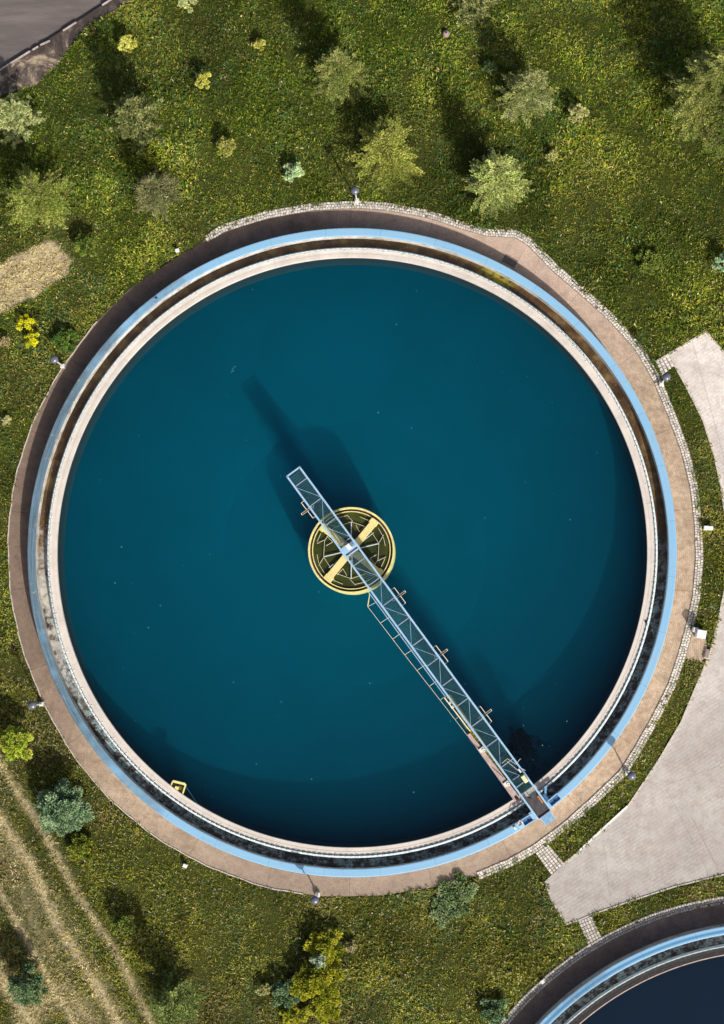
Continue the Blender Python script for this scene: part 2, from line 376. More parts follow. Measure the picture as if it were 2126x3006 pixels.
def water_mat(name, scat, dens, absorb, adens, bump=.02):
    q = NT(name); q.t.nodes.remove(q.b)
    tr = q.n('ShaderNodeBsdfTransparent'); gl = q.n('ShaderNodeBsdfGlossy'); gl.inputs['Roughness'].default_value = .06
    fr = q.n('ShaderNodeFresnel'); fr.inputs['IOR'].default_value = 1.33
    bp = q.n('ShaderNodeBump'); bp.inputs['Distance'].default_value = bump; bp.inputs['Strength'].default_value = .25
    q.l(q.noise(2.2, 4, .6), bp.inputs['Height']); q.l(bp.outputs[0], gl.inputs['Normal'])
    m = q.n('ShaderNodeMixShader'); ge = q.n('ShaderNodeNewGeometry'); q.l(q.math('MULTIPLY', fr.outputs[0], q.math('SUBTRACT', 1.0, ge.outputs['Backfacing'])), m.inputs[0]); q.l(tr.outputs[0], m.inputs[1]); q.l(gl.outputs[0], m.inputs[2])
    q.l(m.outputs[0], q.out.inputs['Surface'])
    vs = q.n('ShaderNodeVolumeScatter'); vs.inputs['Color'].default_value = (*scat, 1); vs.inputs['Density'].default_value = dens
    va = q.n('ShaderNodeVolumeAbsorption'); va.inputs['Color'].default_value = (*absorb, 1); va.inputs['Density'].default_value = adens
    ad = q.n('ShaderNodeAddShader'); q.l(vs.outputs[0], ad.inputs[0]); q.l(va.outputs[0], ad.inputs[1]); q.l(ad.outputs[0], q.out.inputs['Volume'])
    return q.m
M['water'] = water_mat('tank_water', (.0, .13, .22), .165, (.0, .8, .9), .03)
M['water2'] = water_mat('dark_water', (.05, .13, .24), .05, (.1, .3, .6), .05)
SSS = .35
def floor_mat(name, c):
    q = NT(name); k = q.ramp(q.noise(.16, 5, .55, None, .8), [(.3, tuple(a*.82 for a in c)), (.7, tuple(a*1.18 for a in c))]); q.col(k).rough(1.0)
    q.b.inputs['Specular IOR Level'].default_value = 0
    q.b.subsurface_method = 'RANDOM_WALK'; q.b.inputs['Subsurface Weight'].default_value = 1.0
    q.b.inputs['Subsurface Radius'].default_value = (.3, 1.0, 1.0); q.b.inputs['Subsurface Scale'].default_value = SSS; return q.m
M['floor1'] = floor_mat('tank_floor_slime', (.0, .0295, .057)); M['floor2'] = floor_mat('tank_floor_dark', (.003, .009, .020))
M['lining1'] = simple('slime_lining', (.001, .016, .023), .9, .3, 3); M['lining2'] = simple('dark_lining', (.01, .012, .02), .9, .3, 3)
q = NT('olive_water'); k = q.ramp(q.noise(.8, 4, .5), [(.3, (.022, .03, .007)), (.7, (.06, .07, .015))]); q.col(k).rough(.12)
q.b.inputs['Specular IOR Level'].default_value = .4; q.bump(q.noise(3, 3), .01, .3); M['olive'] = q.m

# ------------------------------------------------------------------ measured outlines
T1 = np.array([-5.31, 6.22]); T2 = np.array([19.13, -33.95])
ZW = 0.9
kerb1 = PP([(602, 705), (654, 670), (785, 630), (916, 607), (1047, 600), (1128, 605), (1259, 628), (1358, 661), (1430, 682), (1515, 686), (1554, 709), (1587, 742), (1632, 789), (1717, 861), (1796, 933), (1868, 1012), (1907, 1075), (1936, 1130), (1973, 1221), (2012, 1326), (2038, 1431), (2050, 1539), (2053, 1640), (2045, 1749), (2028, 1827), (2003, 1919), (1973, 2010), (1922, 2112), (1868, 2207), (1829, 2268), (1752, 2342), (1657, 2427), (1573, 2489), (1495, 2533), (1403, 2571)])
rest1 = PP([(1358, 2583), (1227, 2610), (1063, 2631), (916, 2626), (785, 2607), (687, 2571), (589, 2531), (510, 2492), (419, 2427), (340, 2361), (242, 2253), (170, 2141), (124, 2050), (72, 1919), (39, 1788), (26, 1631), (33, 1470), (72, 1313), (131, 1169), (196, 1064), (242, 999), (314, 914), (366, 861), (523, 757), (575, 724)])
out1 = np.vstack([kerb1, rest1])
def polar_prof(pts, c):
    d = pts-c; th = np.arctan2(d[:, 1], d[:, 0]); r = np.hypot(d[:, 0], d[:, 1]); i = np.argsort(th); return th[i], r[i]
th1, r1 = polar_prof(out1, T1)
# the turf edge of the path is a smooth curve: soften the measured outline away from the cobbled kerb
_tg = np.linspace(-math.pi, math.pi, 721)[:-1]; _rg = np.interp(_tg, th1, r1, period=2*math.pi)
_k = np.exp(-(np.arange(-24, 25)/11.0)**2); _k /= _k.sum(); _rs = np.convolve(np.r_[_rg[-24:], _rg, _rg[:24]], _k, 'valid')
_ka = np.arctan2(kerb1[:, 1]-T1[1], kerb1[:, 0]-T1[0]); _m = ((_tg > _ka.min()-.02) & (_tg < _ka.max()+.02))
_w = np.convolve(np.r_[_m[-8:], _m, _m[:8]].astype(float), np.ones(17)/17, 'valid')
th1, r1 = _tg, _rg*_w+_rs*(1-_w)+ .02*np.sin(_tg*37)*(1-_w)+.015*np.sin(_tg*91+1)*(1-_w)
def rout1(t): return np.interp(t, th1, r1, period=2*math.pi)
def path1_in(x, y): return np.hypot(x-T1[0], y-T1[1]) < rout1(np.arctan2(y-T1[1], x-T1[0]))+.05
R2OUT = 20.15
yard = PP([(1979, 1071), (2012, 1130), (2064, 1234), (2097, 1339), (2117, 1431), (2132, 1540), (2135, 1640), (2128, 1730), (2110, 1814), (2084, 1919), (2051, 1997), (1999, 2122), (1933, 2233), (1842, 2368), (1757, 2446), (1678, 2518), (1655, 2535), (1600, 2587), (1619, 2643), (1662, 2713), (1698, 2702), (1744, 2682), (1848, 2646), (1979, 2603), (2126, 2567), (2330, 2552), (2600, 2560), (2900, 2500), (2900, 1900), (2126, 1035), (2073, 973), (1979, 1030), (1925, 1062), (1950, 1092)])
link1 = PP([(1925, 1062), (1962, 1040), (1981, 1073), (1943, 1103)])
link2 = PP([(1572, 2504), (1610, 2478), (1657, 2533), (1618, 2568)])
link3 = PP([(1697, 2704), (1738, 2688), (1770, 2758), (1730, 2782)])
pad = PP([(2022, 1858), (2036, 1852), (2072, 1862), (2076, 1905), (2062, 1945), (2000, 1930)])
road = PP([(-900, 763), (0, 204), (224, 64), (323, 0), (800, -300), (-300, -1500), (-1500, -400)])
verge = PP([(-900, 763), (0, 204), (224, 64), (323, 0), (800, -300), (860, -260), (405, -12), (330, 40), (262, 75), (235, 110), (190, 158), (172, 190), (132, 222), (105, 250), (62, 262), (0, 280), (-900, 840)])
def paved(x, y, m=0.0):
    p = path1_in(x, y) | (np.hypot(x-T2[0], y-T2[1]) < R2OUT+.3)
    for g in (yard, link1, link2, link3, pad, road, verge): p |= inpoly(x, y, g)
    return p
# straw: hay and worn wheel tracks (distance to measured lines)
tracks = [(PP([(-200, 1850), (13, 2263), (131, 2446), (229, 2630), (340, 2793), (445, 3003), (520, 3150)]), .22, .85),
          (PP([(-160, 2100), (0, 2407), (92, 2545), (164, 2708), (249, 2839), (327, 2963), (400, 3120)]), .36, .95),
          (PP([(-200, 2300), (0, 2616), (65, 2734), (131, 2852), (216, 3000), (280, 3120)]), .2, 1.0),
          (PP([(-150, 2640), (0, 2859), (59, 2944), (92, 3006), (160, 3130)]), .45, 1.0),
          (PP([(-120, 2330), (30, 2520), (110, 2720), (190, 2870), (260, 3010)]), .8, .3),
          (PP([(70, 3000), (170, 2900), (260, 2990)]), .8, .55),
          (PP([(70, 2500), (200, 2700), (300, 2880), (400, 3050)]), .5, .22)]
hay = PP([(-200, 900), (0, 772), (150, 705), (212, 765), (205, 800), (110, 865), (0, 925), (-200, 1020)])
def straw(x, y):
    s = np.zeros(np.shape(x)); n1 = fnoise(x, y, .9, 3); n2 = fnoise(x, y, .35, 5)
    for ln, wd, a in tracks: s = np.maximum(s, a*np.exp(-(dpoly(x, y, ln)/wd)**2))
    h = inpoly(x+(n1-.5)*.3, y+(n2-.5)*.3, hay); s = np.maximum(s, h*1.0)
    return np.clip(s*(.65+.8*n2)+.0, 0, 1)

# ------------------------------------------------------------------ ground: one sheet with the tanks cut out
def axis(a, b, st, far):
    c = np.arange(a, b+st/2, st); g = [8, 20, 45, 90, 180, 350, 700]
    return np.r_[[a-k for k in g[::-1]], c, [b+k for k in g]]
gx = axis(-34, 44, .27, 0); gy = axis(-58, 48, .27, 0)
X, Y = np.meshgrid(gx, gy); x, y = X.ravel(), Y.ravel()
pv = paved(x, y)
z = np.where(pv, -.03, (fnoise(x, y, 1.6, 1)-.5)*.16+(fnoise(x, y, .5, 4)-.5)*.10)
st_ = straw(x, y)*(~pv)
tone = fnoise(x, y, 5.0, 2)
gcol = np.stack([.030+.03*tone, .045+.02*tone, .006+.002*tone], 1)
gcol = gcol*(1-st_[:, None])+np.array([.46, .39, .24])*st_[:, None]
V = np.stack([x, y, z], 1)
nx, ny = len(gx), len(gy); i = np.arange(nx-1); j = np.arange(ny-1); I, J = np.meshgrid(i, j); a = (J*nx+I).ravel()
F = np.stack([a, a+1, a+1+nx, a+nx], 1); cx = V[F, 0].mean(1); cyy = V[F, 1].mean(1)
keep = (np.hypot(cx-T1[0], cyy-T1[1]) > 18.2) & (np.hypot(cx-T2[0], cyy-T2[1]) > 18.2)
g = np_mesh('ground', V, F[keep], M['soil'], gcol); tag(g, kind='structure')

# ------------------------------------------------------------------ grass and straw: blades in tufts
def blades(N, sel, name, mat, colf, hmin, hmax, wid, flat, label, cat):
    n = N//6
    tx = rng.uniform(-32, 24, n); ty = rng.uniform(-28, 46, n)
    ok = sel(tx, ty) & ~paved(tx, ty); tx, ty = tx[ok], ty[ok]; n = len(tx)
    size = .25+.8*fnoise(tx, ty, 1.1, 6)+1.0*np.clip(fnoise(tx, ty, 3.4, 0)-.30, 0, .6)+rng.normal(0, .15, n)
    k = 6
    bx = np.repeat(tx, k)+rng.normal(0, .06, n*k); by = np.repeat(ty, k)+rng.normal(0, .06, n*k)
    ok = np.ones(len(bx), bool); sz = np.repeat(np.clip(size, .35, 1.8), k)
    bx, by, sz = bx[ok], by[ok], sz[ok]; m = len(bx)
    az = rng.uniform(0, 2*np.pi, m); L = rng.uniform(hmin, hmax, m)*sz; el = rng.uniform(*flat, m)
    z0 = (fnoise(bx, by, 1.6, 1)-.5)*.16+(fnoise(bx, by, .5, 4)-.5)*.10-.02
    z0 = z0+rng.uniform(0, .10, m)*sz
    dx, dy, dz = np.cos(az)*np.cos(el), np.sin(az)*np.cos(el), np.sin(el); wx, wy = -np.sin(az), np.cos(az); w_ = wid*sz*rng.uniform(.6, 1.4, m)
    p0 = np.stack([bx-wx*w_*.35, by-wy*w_*.35, z0], 1); p1 = np.stack([bx+wx*w_*.35, by+wy*w_*.35, z0], 1)
    mx, my, mz = bx+dx*L*.55, by+dy*L*.55, z0+dz*L*.6
    p2 = np.stack([mx+wx*w_*.5, my+wy*w_*.5, mz+rng.normal(0, .012, m)], 1); p3 = np.stack([mx-wx*w_*.5, my-wy*w_*.5, mz+rng.normal(0, .012, m)], 1)
    p4 = np.stack([bx+dx*L, by+dy*L, z0+dz*L*.8], 1)
    Vv = np.stack([p0, p1, p2, p3, p4], 1).reshape(-1, 3)
    b = np.arange(m)*5
    Fq = np.concatenate([np.stack([b, b+1, b+2], 1), np.stack([b, b+2, b+3], 1), np.stack([b+3, b+2, b+4], 1)])
    cc = np.repeat(colf(bx, by, m), 5, 0)
    o = np_mesh(name, Vv, Fq, mat, cc); tag(o, label, cat, kind='stuff'); return o
def gcolf(x, y, m):
    g1 = fnoise(x, y, 7.0, 2); g2 = fnoise(x, y, 1.6, 5); g3 = fnoise(x, y, 3.0, 7); r = rng.random(m)
    up = np.clip((y+24)/60, 0, 1)[:, None]             # lusher and greener towards the far end, drier at the near end
    mid = np.array([.185, .19, .024])*(1-up)+np.array([.112, .185, .012])*up
    yel = np.array([.37, .37, .05]); dk = np.array([.035, .09, .012]); blu = np.array([.075, .165, .06]); pale = np.array([.55, .50, .24])
    f = np.clip((g1-.40)*2.4+(g2-.5)*1.4, 0, 1)[:, None]
    c = mid*(.75+.5*f)
    pr = (.10+.32*f+.12*(1-up))[:, 0]; c = c*np.clip(.72+.9*(g2-.2), .6, 1.4)[:, None]
    c = np.where((r < pr)[:, None], yel*(.75+.4*f), c)
    lg = fnoise(x, y, 8.5, 6)[:, None]; md = fnoise(x, y, 2.6, 4)[:, None]; c = c*np.clip(.62+1.5*(lg-.28), .6, 1.5)*np.clip(.55+1.0*md, .6, 1.35)
    brn = np.clip((fnoise(x, y, 4.2, 1)-.50)*6, 0, 1)[:, None]*np.clip(1.25-up, 0, 1); c = np.where((rng.random(m) < .45)[:, None], c*(1-brn)+np.array([.27, .21, .10])*brn, c)
    lush = np.clip((g3-.5)*4, 0, 1)
    c = np.where(((r > .80-.25*lush) & (r < .93))[:, None], dk, c)
    tl = np.clip((fnoise(x, y, 1.9, 3)-.48)*4, 0, 1); c = np.where(((r > .93-.30*tl) & (r < .965))[:, None], blu*(.8+.6*g2[:, None]), c)
    c = np.where(((r > .0) & (r < .03) & (up[:, 0] < .45))[:, None], np.array([.50, .42, .40]), c)
    c = np.where(((r > .965) & (g2 > .42))[:, None], pale, c)
    s = straw(x, y)[:, None]; c = c*(1-s)+np.array([.46, .39, .22])*s
    return c*rng.uniform(.70, 1.45, (m, 1))*np.array([1.06, 1.03, 1.0])
blades(1480000, lambda x, y: rng.random(len(x)) > straw(x, y)*.8, 'grass', M['grass'], gcolf, .09, .25, .036, (.1, 1.15),
       'rough green meadow grass with yellow tips around the tanks', 'grass')
blades(470000, lambda x, y: rng.random(len(x)) < straw(x, y)*1.6, 'straw', M['grass'],
       lambda x, y, m: np.array([.93, .83, .42])*rng.uniform(.65, 1.05, (m, 1))*np.array([1, 1, 1])*(1-.35*(rng.random((m, 1)) < .2)), .10, .26, .024, (0, .35),
       'dry pale straw lying along the worn tracks and mown patch', 'straw')

# ------------------------------------------------------------------ flat sheets: paths, yard, road
def sheet(name, poly, z, mat, origin=(0, 0), kind='structure', thick=0.0, edge=None):
    p = np.array(poly)-np.array(origin); n = len(p)
    b = MB(); b.add([(a[0], a[1], z) for a in p]+[(a[0], a[1], z-.12) for a in p], [tuple(range(n))]+[(i, i+n, (i+1) % n+n, (i+1) % n) for i in range(n)])
    area = sum(p[i][0]*p[(i+1) % n][1]-p[(i+1) % n][0]*p[i][1] for i in range(n))
    if area < 0: b.f[0] = b.f[0][::-1]
    o = b.build(name, mat, None, (origin[0], origin[1], 0)); tag(o, kind=kind); return o
def ring_path(name, c, rin, rfun, mat, a0=0, a1=2*math.pi, n=360):
    b = MB(); vs = []; fs = []
    for i in range(n+1):
        t = a0+(a1-a0)*i/n; ro = float(rfun(t))
        for r, z in ((rin, 0.0), ((rin+ro)/2, .0), (ro, 0.0), (ro, -.12)): vs.append((r*math.cos(t), r*math.sin(t), z))
    for i in range(n):
        for k in range(3): fs.append((i*4+k, i*4+k+1, i*4+4+k+1, i*4+4+k))
    b.add(vs, fs); o = b.build(name, mat, None, (c[0], c[1], 0)); tag(o, kind='structure'); return o
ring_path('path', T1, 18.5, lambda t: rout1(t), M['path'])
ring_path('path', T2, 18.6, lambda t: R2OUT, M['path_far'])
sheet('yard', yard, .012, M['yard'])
sheet('road', road, -.20+.0, M['asphalt'])
# the sunken road needs the turf cut lower there: it lies in a shallow cutting
gm = g.data; cof = np.empty(len(gm.vertices)*3, np.float32); gm.vertices.foreach_get('co', cof); cof = cof.reshape(-1, 3)
rd = inpoly(cof[:, 0], cof[:, 1], road); cof[rd, 2] = -.45; gm.vertices.foreach_set('co', cof.ravel()); gm.update()
sheet('verge', verge, .004, M['dirt'])
sheet('concrete_pad', pad, .016, M['path'])

# ------------------------------------------------------------------ cobble kerbs and links
def stone_col():
    t = rng.uniform(.46, .80); return (t, t*rng.uniform(.93, .98), t*rng.uniform(.84, .95))
def cobbles(name, line, rows, step, width, z=.02, label=None, dark=1.0):
    line = np.array(line); seg = np.hypot(*np.diff(line, axis=0).T); cum = np.r_[0, np.cumsum(seg)]; L = cum[-1]
    b = MB(); bed = MB(); s = 0; m = int(L/.4)+2; ss = np.linspace(0, L, m); px = np.interp(ss, cum, line[:, 0]); py = np.interp(ss, cum, line[:, 1])
    tx = np.gradient(px); ty = np.gradient(py); tl = np.hypot(tx, ty); tx /= tl; ty /= tl
    W = rows*width/2+.03
    vs = [(px[i]+sg*ty[i]*W, py[i]-sg*tx[i]*W, zz) for i in range(m) for sg, zz in ((-1, z-.1), (-1, z), (1, z), (1, z-.1))]
    bed.add(vs, [(i*4+k, i*4+k+1, i*4+k+5, i*4+k+4) for i in range(m-1) for k in range(3)])
    root = empty(name, (0, 0, 0)); tag(root, kind='structure')
    bed.build('mortar_bed', M['bed'], root)
    for r in range(rows):
        s = rng.uniform(0, step)
        while s < L-step*.5:
            l = step*rng.uniform(.8, 1.3); c = s+l/2; X0 = np.interp(c, ss, px); Y0 = np.interp(c, ss, py); A = np.arctan2(np.interp(c, ss, ty), np.interp(c, ss, tx))
            o = (r-(rows-1)/2)*width+rng.normal(0, .008); h = .05+rng.uniform(-.012, .02)
            if rng.random() > .03:
                k = stone_col(); b.box((X0-math.sin(A)*o, Y0+math.cos(A)*o, z+h/2-.01), (l*.84, width*.84, h), A+rng.normal(0, .05), tuple(v*dark for v in k), bev=.014)
            s += l
    b.build('cobblestones', M['stone'], root); return root
cobbles('kerb', kerb1, 3, .155, .15)
k2 = np.array([T2+(R2OUT)*np.array([math.cos(t), math.sin(t)]) for t in np.linspace(rad(64), rad(141.5), 120)])
cobbles('kerb', k2, 3, .15, .15, dark=.8)
def quad_cobbles(name, q4, nu, nv, dark=1.0, z=.02):
    q4 = np.array(q4); b = MB(); root = empty(name, (0, 0, 0)); tag(root, kind='structure')
    bd = MB(); bd.add([(p[0], p[1], z) for p in q4]+[(p[0], p[1], z-.1) for p in q4], [(0, 1, 2, 3), (0, 4, 5, 1), (1, 5, 6, 2), (2, 6, 7, 3), (3, 7, 4, 0)]); bd.build('mortar_bed', M['bed'], root)
    A = math.atan2(*(q4[1]-q4[0])[::-1]); lu = np.hypot(*(q4[1]-q4[0]))/nu; lv = np.hypot(*(q4[3]-q4[0]))/nv
    for i in range(nu):
        for j in range(nv):
            u, v = (i+.5)/nu, (j+.5)/nv; p = q4[0]*(1-u)*(1-v)+q4[1]*u*(1-v)+q4[2]*u*v+q4[3]*(1-u)*v; h = .05+rng.uniform(-.01, .015)
            b.box((p[0], p[1], z+h/2-.01), (lu*.82, lv*.82, h), A+rng.normal(0, .04), tuple(c*dark for c in stone_col()), bev=.015)
    b.build('cobblestones', M['stone'], root)
quad_cobbles('crossing', link1, 4, 4); quad_cobbles('crossing', link2, 5, 9); quad_cobbles('crossing', link3, 5, 8, .85)
# thin concrete edgings
def edging(name, pts, wd, h, z0=0.0, mat=None):
    b = MB()
    for p, q_ in zip(pts[:-1], pts[1:]): b.bar((p[0], p[1], z0+h/2), (q_[0], q_[1], z0+h/2), wd, h)
    o = b.build(name, mat or M['kerbstone']); tag(o, kind='structure'); return o
edging('edging', yard[:17], .09, .06); edging('edging', yard[17:25], .08, .05); edging('edging', np.array([yard[30], yard[29], yard[28]]), .10, .05); edging('edging', np.array([yard[-4], yard[-3], yard[-2]]), .10, .05)
edging('edging', PP([(1842, 2366), (1800, 2404), (1757, 2444), (1700, 2497)]), .10, .14, 0, M['white'])
for a, b_ in (((-300, 391), (88, 150)), ((118, 132), (147, 119)), ((185, 90), (224, 65)), ((96, 146), (112, 136)), ((300, 15), (420, -62))):
    edging('kerb', PP([a, b_], .05), .10, .16, -.1, M['kerb_dirty'])
rr = [t1 for t1 in np.linspace(0, 2*math.pi, 241)]
edge = [T1+rout1(t)*np.array([math.cos(t), math.sin(t)]) for t in np.linspace(rad(138), rad(262), 120)]
edging('edging', [p for p in edge], .06, .05)
edging('joint', PP([(2032, 2400), (2072, 2480), (2112, 2560)]), .03, .016, 0, M['manhole'])
# flag slab, seams and joints on the ring path
sq = PP([(1472, 766), (1484, 744), (1523, 767), (1511, 789)])
o = sheet('slab', sq, .012, M['slab'])
for a, b_ in (((1509, 700), (1470, 768)), ((1540, 735), (1510, 790))): edging('joint', PP([a, b_]), .035, .02)

# ------------------------------------------------------------------ settling tanks
def tank(c, label, group, RW=17.22, RO=18.87, RI=18.43, first=True):
    root = empty('settling_tank', (c[0], c[1], 0)); tag(root, label, 'water tank', group)
    N = 360; s = '' if first else '2'
    MB().lathe([(RI, .5), (RI, 1.44), (RO, 1.44), (RO, -.3)][::-1], n=N).build('outer_wall', M['render'], root)
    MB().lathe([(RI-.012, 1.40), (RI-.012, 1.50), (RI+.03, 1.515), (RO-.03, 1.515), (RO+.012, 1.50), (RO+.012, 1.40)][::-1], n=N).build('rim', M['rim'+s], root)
    MB().lathe([(17.66, .6), (RI+.05, .6), (RI+.05, .4), (17.66, .4)][::-1], n=N, closed=True).build('gutter_floor', M['channel'+s], root)
    zt = 1.15 if first else 1.10
    cp = MB().lathe([(RW, -3.5), (RW, zt-.015), (RW+.015, zt), (RW+.215, zt), (RW+.215, zt-.02), (RW+.235, zt-.02), (RW+.235, zt), (17.68, zt), (17.68, .5)][::-1], n=N).build('weir_wall', M['coping'+s], root)
    # notched weir plate: a comb of small teeth round the outside of the coping
    b = MB(); n = 1440; vs = []; fs = []
    for i in range(n):
        t = 2*math.pi*i/n; zz = 1.27 if i % 4 else 1.21
        for r, z in ((17.70, .95), (17.70, zz), (17.745, zz), (17.745, .95)): vs.append((r*math.cos(t), r*math.sin(t), z))
    for i in range(n):
        j = (i+1) % n
        for k in range(3): fs.append((i*4+k, i*4+k+1, j*4+k+1, j*4+k)[::-1])
    b.add(vs, fs); wp = b.build('weir_plate', M['weir'], root)
    if True:
        MB().lathe([(17.745, .98), (17.745, 1.06), (17.83, 1.06), (17.83, .98)][::-1], n=N, closed=True).build('weir_ledge', M['weir'], root)
    if not first: MB().lathe([(RW-.012, .7), (RW-.012, zt+.03), (RW+.045, zt+.03), (RW+.045, zt-.01)][::-1], n=N).build('edge_strip', M['pink'], root)
    prof = [(0.0, -4.2), (8, -3.7), (13, -2.3), (RW+.01, -1.2)] if first else [(0.0, -3.4), (RW+.01, -2.4)]
    MB().lathe((prof+[(RW+.01, -7.0), (0.0, -7.0)])[::-1], n=180).build('tank_floor', M['floor1' if first else 'floor2'], root)
    MB().lathe([(RW+.02, -3.4), (RW-.012, -3.4), (RW-.012, (ZW if first else .8)-.03), (RW+.02, (ZW if first else .8)-.03)][::-1], n=N).build('slime_lining', M['lining1' if first else 'lining2'], root)
    bb = MB().box((0, 0, 0), (.05, .05, .05), bev=.012)
    me = None; nb = 96 if first else 0
    for i in range(nb):
        t = 2*math.pi*(i+.3)/nb; r = 17.60+rng.normal(0, .012)
        if me is None: o = bb.build('anchor_bolt', M['white'], root); me = o
        else: o = me.copy(); C.objects.link(o); o.parent = root
        o.location = (r*math.cos(t), r*math.sin(t), zt+.025); o.rotation_euler = (0, 0, t)
    # water: closed body whose sides and bottom lie inside the concrete
    zz = ZW if first else .8
    W_ = MB().lathe([(0.0, -5), (RW+.1, -5), (RW+.1, zz), (0.0, zz)], n=180).build('water', M['water'+s], None, (c[0], c[1], 0))
    import bmesh
    bm = bmesh.new(); bm.from_mesh(W_.data); bmesh.ops.remove_doubles(bm, verts=bm.verts, dist=1e-4); bmesh.ops.recalc_face_normals(bm, faces=bm.faces)
    top = [f for f in bm.faces if all(v.co.z > zz-.01 for v in f.verts)]
    if top and top[0].normal.z < 0: bmesh.ops.reverse_faces(bm, faces=bm.faces)
    bm.to_mesh(W_.data); bm.free(); tag(W_, kind='structure')
    return root
tk1 = tank(T1, 'large round settling tank with teal water crossed by the pale blue bridge', 'round settling tanks')
tk2 = tank(T2, 'round settling tank with navy water cut off by the bottom right corner', 'round settling tanks', first=False)

# ------------------------------------------------------------------ scraper bridge
e0 = (P(841, 1399, 2.9)+P(882, 1371, 2.9))/2; e1 = (P(1583, 2406, 2.9)+P(1618, 2380, 2.9))/2
HUB = np.array(T1)+np.array([.05, -.05])
bd = (e1-e0)/np.hypot(*(e1-e0)); bang = math.atan2(bd[1], bd[0])
tt = np.dot(HUB-e0, bd); foot = e0+bd*tt
def L(u, v, z):
    p = P(u, v, z)-foot; return (p[0]*bd[0]+p[1]*bd[1], -p[0]*bd[1]+p[1]*bd[0], z)
XA = np.dot(e0-foot, bd); XB = np.dot(e1-foot, bd)
br = empty('scraper_bridge', (foot[0], foot[1], 0), bang)
tag(br, 'long pale blue lattice walkway bridge reaching from the tank rim past the yellow centre ring', 'bridge')
HY = .45; ZB, ZD, ZT = 2.05, 2.80, 2.9
for s in (-1, 1):
    MB().bar((XA, s*HY, ZT), (XB, s*HY, ZT), .105, .10).build('top_rail', M['bridge'], br)
    MB().bar((XA, s*HY, ZB-.06), (XB, s*HY, ZB-.06), .07, .12).build('bottom_rail', M['bridge'], br)
MB().bar((XA, -HY-.04, ZT), (XA, HY+.04, ZT), .085, .10).build('end_rail', M['bridge'], br)
np_ = 16; xs = np.linspace(XA, XB-.3, np_)
for s in (-1, 1):
    for i, xx in enumerate(xs):
        MB().bar((xx, s*HY, ZB), (xx, s*HY, ZT-.05), .045).build('post', M['bridge'], br)
    for i in range(np_-1):
        a, b_ = (ZB, ZT-.05) if i % 2 else (ZT-.05, ZB)
        MB().bar((xs[i]+.05, s*HY, a), (xs[i+1]-.05, s*HY, b_), .03).build('side_brace', M['bridge'], br)
for i, xx in enumerate(np.linspace(XA+.75, XB-2.2, 16)):
    MB().bar((xx, -HY+.03, ZD+.04), (xx, HY-.03, ZD+.04), .06, .03).build('crossbeam', M['beam'], br)
xs2 = np.linspace(XA+.75, XB-2.2, 16)
for i in range(15):
    s = 1 if i % 2 else -1
    MB().bar((xs2[i]+.1, s*(HY-.05), ZD+.045), (xs2[i+1]-.1, -s*(HY-.05), ZD+.045), .018, .02).build('deck_brace', M['bridge'], br)
gb = MB()
for yy in np.linspace(-HY+.06, HY-.06, 19): gb.bar((XA+.1, yy, ZD), (XB-1.35, yy, ZD), .010, .055)
for xx in np.arange(XA+.2, XB-1.35, .13): gb.bar((xx, -HY+.05, ZD-.005), (xx, HY-.05, ZD-.03), .005, .11)
gb.build('deck_grating', M['grate'], br)
dk = MB().box(((XB-1.4+XB-.05)/2, 0, ZD), (1.33, HY*2-.08, .04), bev=.01).build('deck_plate', M['darkplate'], br)
# step plates and ladder at the outer end
sp = MB()
for k in range(4): sp.box((XB+.06+k*.15, .02, 2.55-.22*k), (.14, .62, .03), bev=.006)
sp.bar((XB-.02, -.31, 2.6), (XB+.62, -.31, 1.75), .03, .06); sp.bar((XB-.02, .35, 2.6), (XB+.62, .35, 1.75), .03, .06)
sp.build('step_plates', M['plate_blue'], br)
MB().bar((XB-.06, -.38, ZD+.06), (XB-.06, .38, ZD+.06), .05, .05).build('threshold', M['rust'], br)
# wheel carriages running on the rim, one each side
def carriage(cu, cv, sgn):
    x0, y0, _ = L(cu, cv, 1.9); a = .62*0+ (math.atan2(*(T1-P(cu, cv, 1.9))[::-1])+math.pi/2-bang)
    ca, sa = math.cos(a), math.sin(a); R_ = lambda p: (x0+p[0]*ca-p[1]*sa, y0+p[0]*sa+p[1]*ca, p[2])
    b = MB(); w2, h2 = .36, .20
    for p, q_ in (((-w2, -h2), (w2, -h2)), ((w2, -h2), (w2, h2)), ((w2, h2), (-w2, h2)), ((-w2, h2), (-w2, -h2))): b.bar(R_((*p, 1.92)), R_((*q_, 1.92)), .055, .12)
    f = b.build('carriage_frame', M['bridge'], br)
    MB().box(R_((0, 0, 1.80)), (w2*2-.06, h2*2-.06, .06), a, bev=.01).build('carriage_tray', M['deep_blue'], f)
    wv = MB(); c0 = R_((0, 0, 1.68)); dv = (-sa, ca)
    wv.tube([(c0[0]-dv[0]*.06, c0[1]-dv[1]*.06, c0[2]), (c0[0]+dv[0]*.06, c0[1]+dv[1]*.06, c0[2])], .16, 20); wv.build('wheel', M['blackm'], f)
    return R_, f, a
R1_, f1, a1 = carriage(1551, 2407, -1); R2_, f2, a2 = carriage(1628, 2349, 1)
MB().box((XB-.30, -.60, 1.93), (.52, .24, .05), bev=.012).build('side_plate', M['bridge'], br)
MB().box((XB-.62, .62, 1.93), (.62, .20, .05), bev=.012).build('side_plate', M['deep_blue'], br)
p = L(1525, 2418, 1.9)
mt = MB(); mt.tube([(p[0]-.12, p[1], 1.75), (p[0]+.12, p[1], 1.75)], .10, 14); mt.box((p[0]+.02, p[1], 1.62), (.22, .16, .12), bev=.02); mt.build('drive_motor', M['pink'], br)
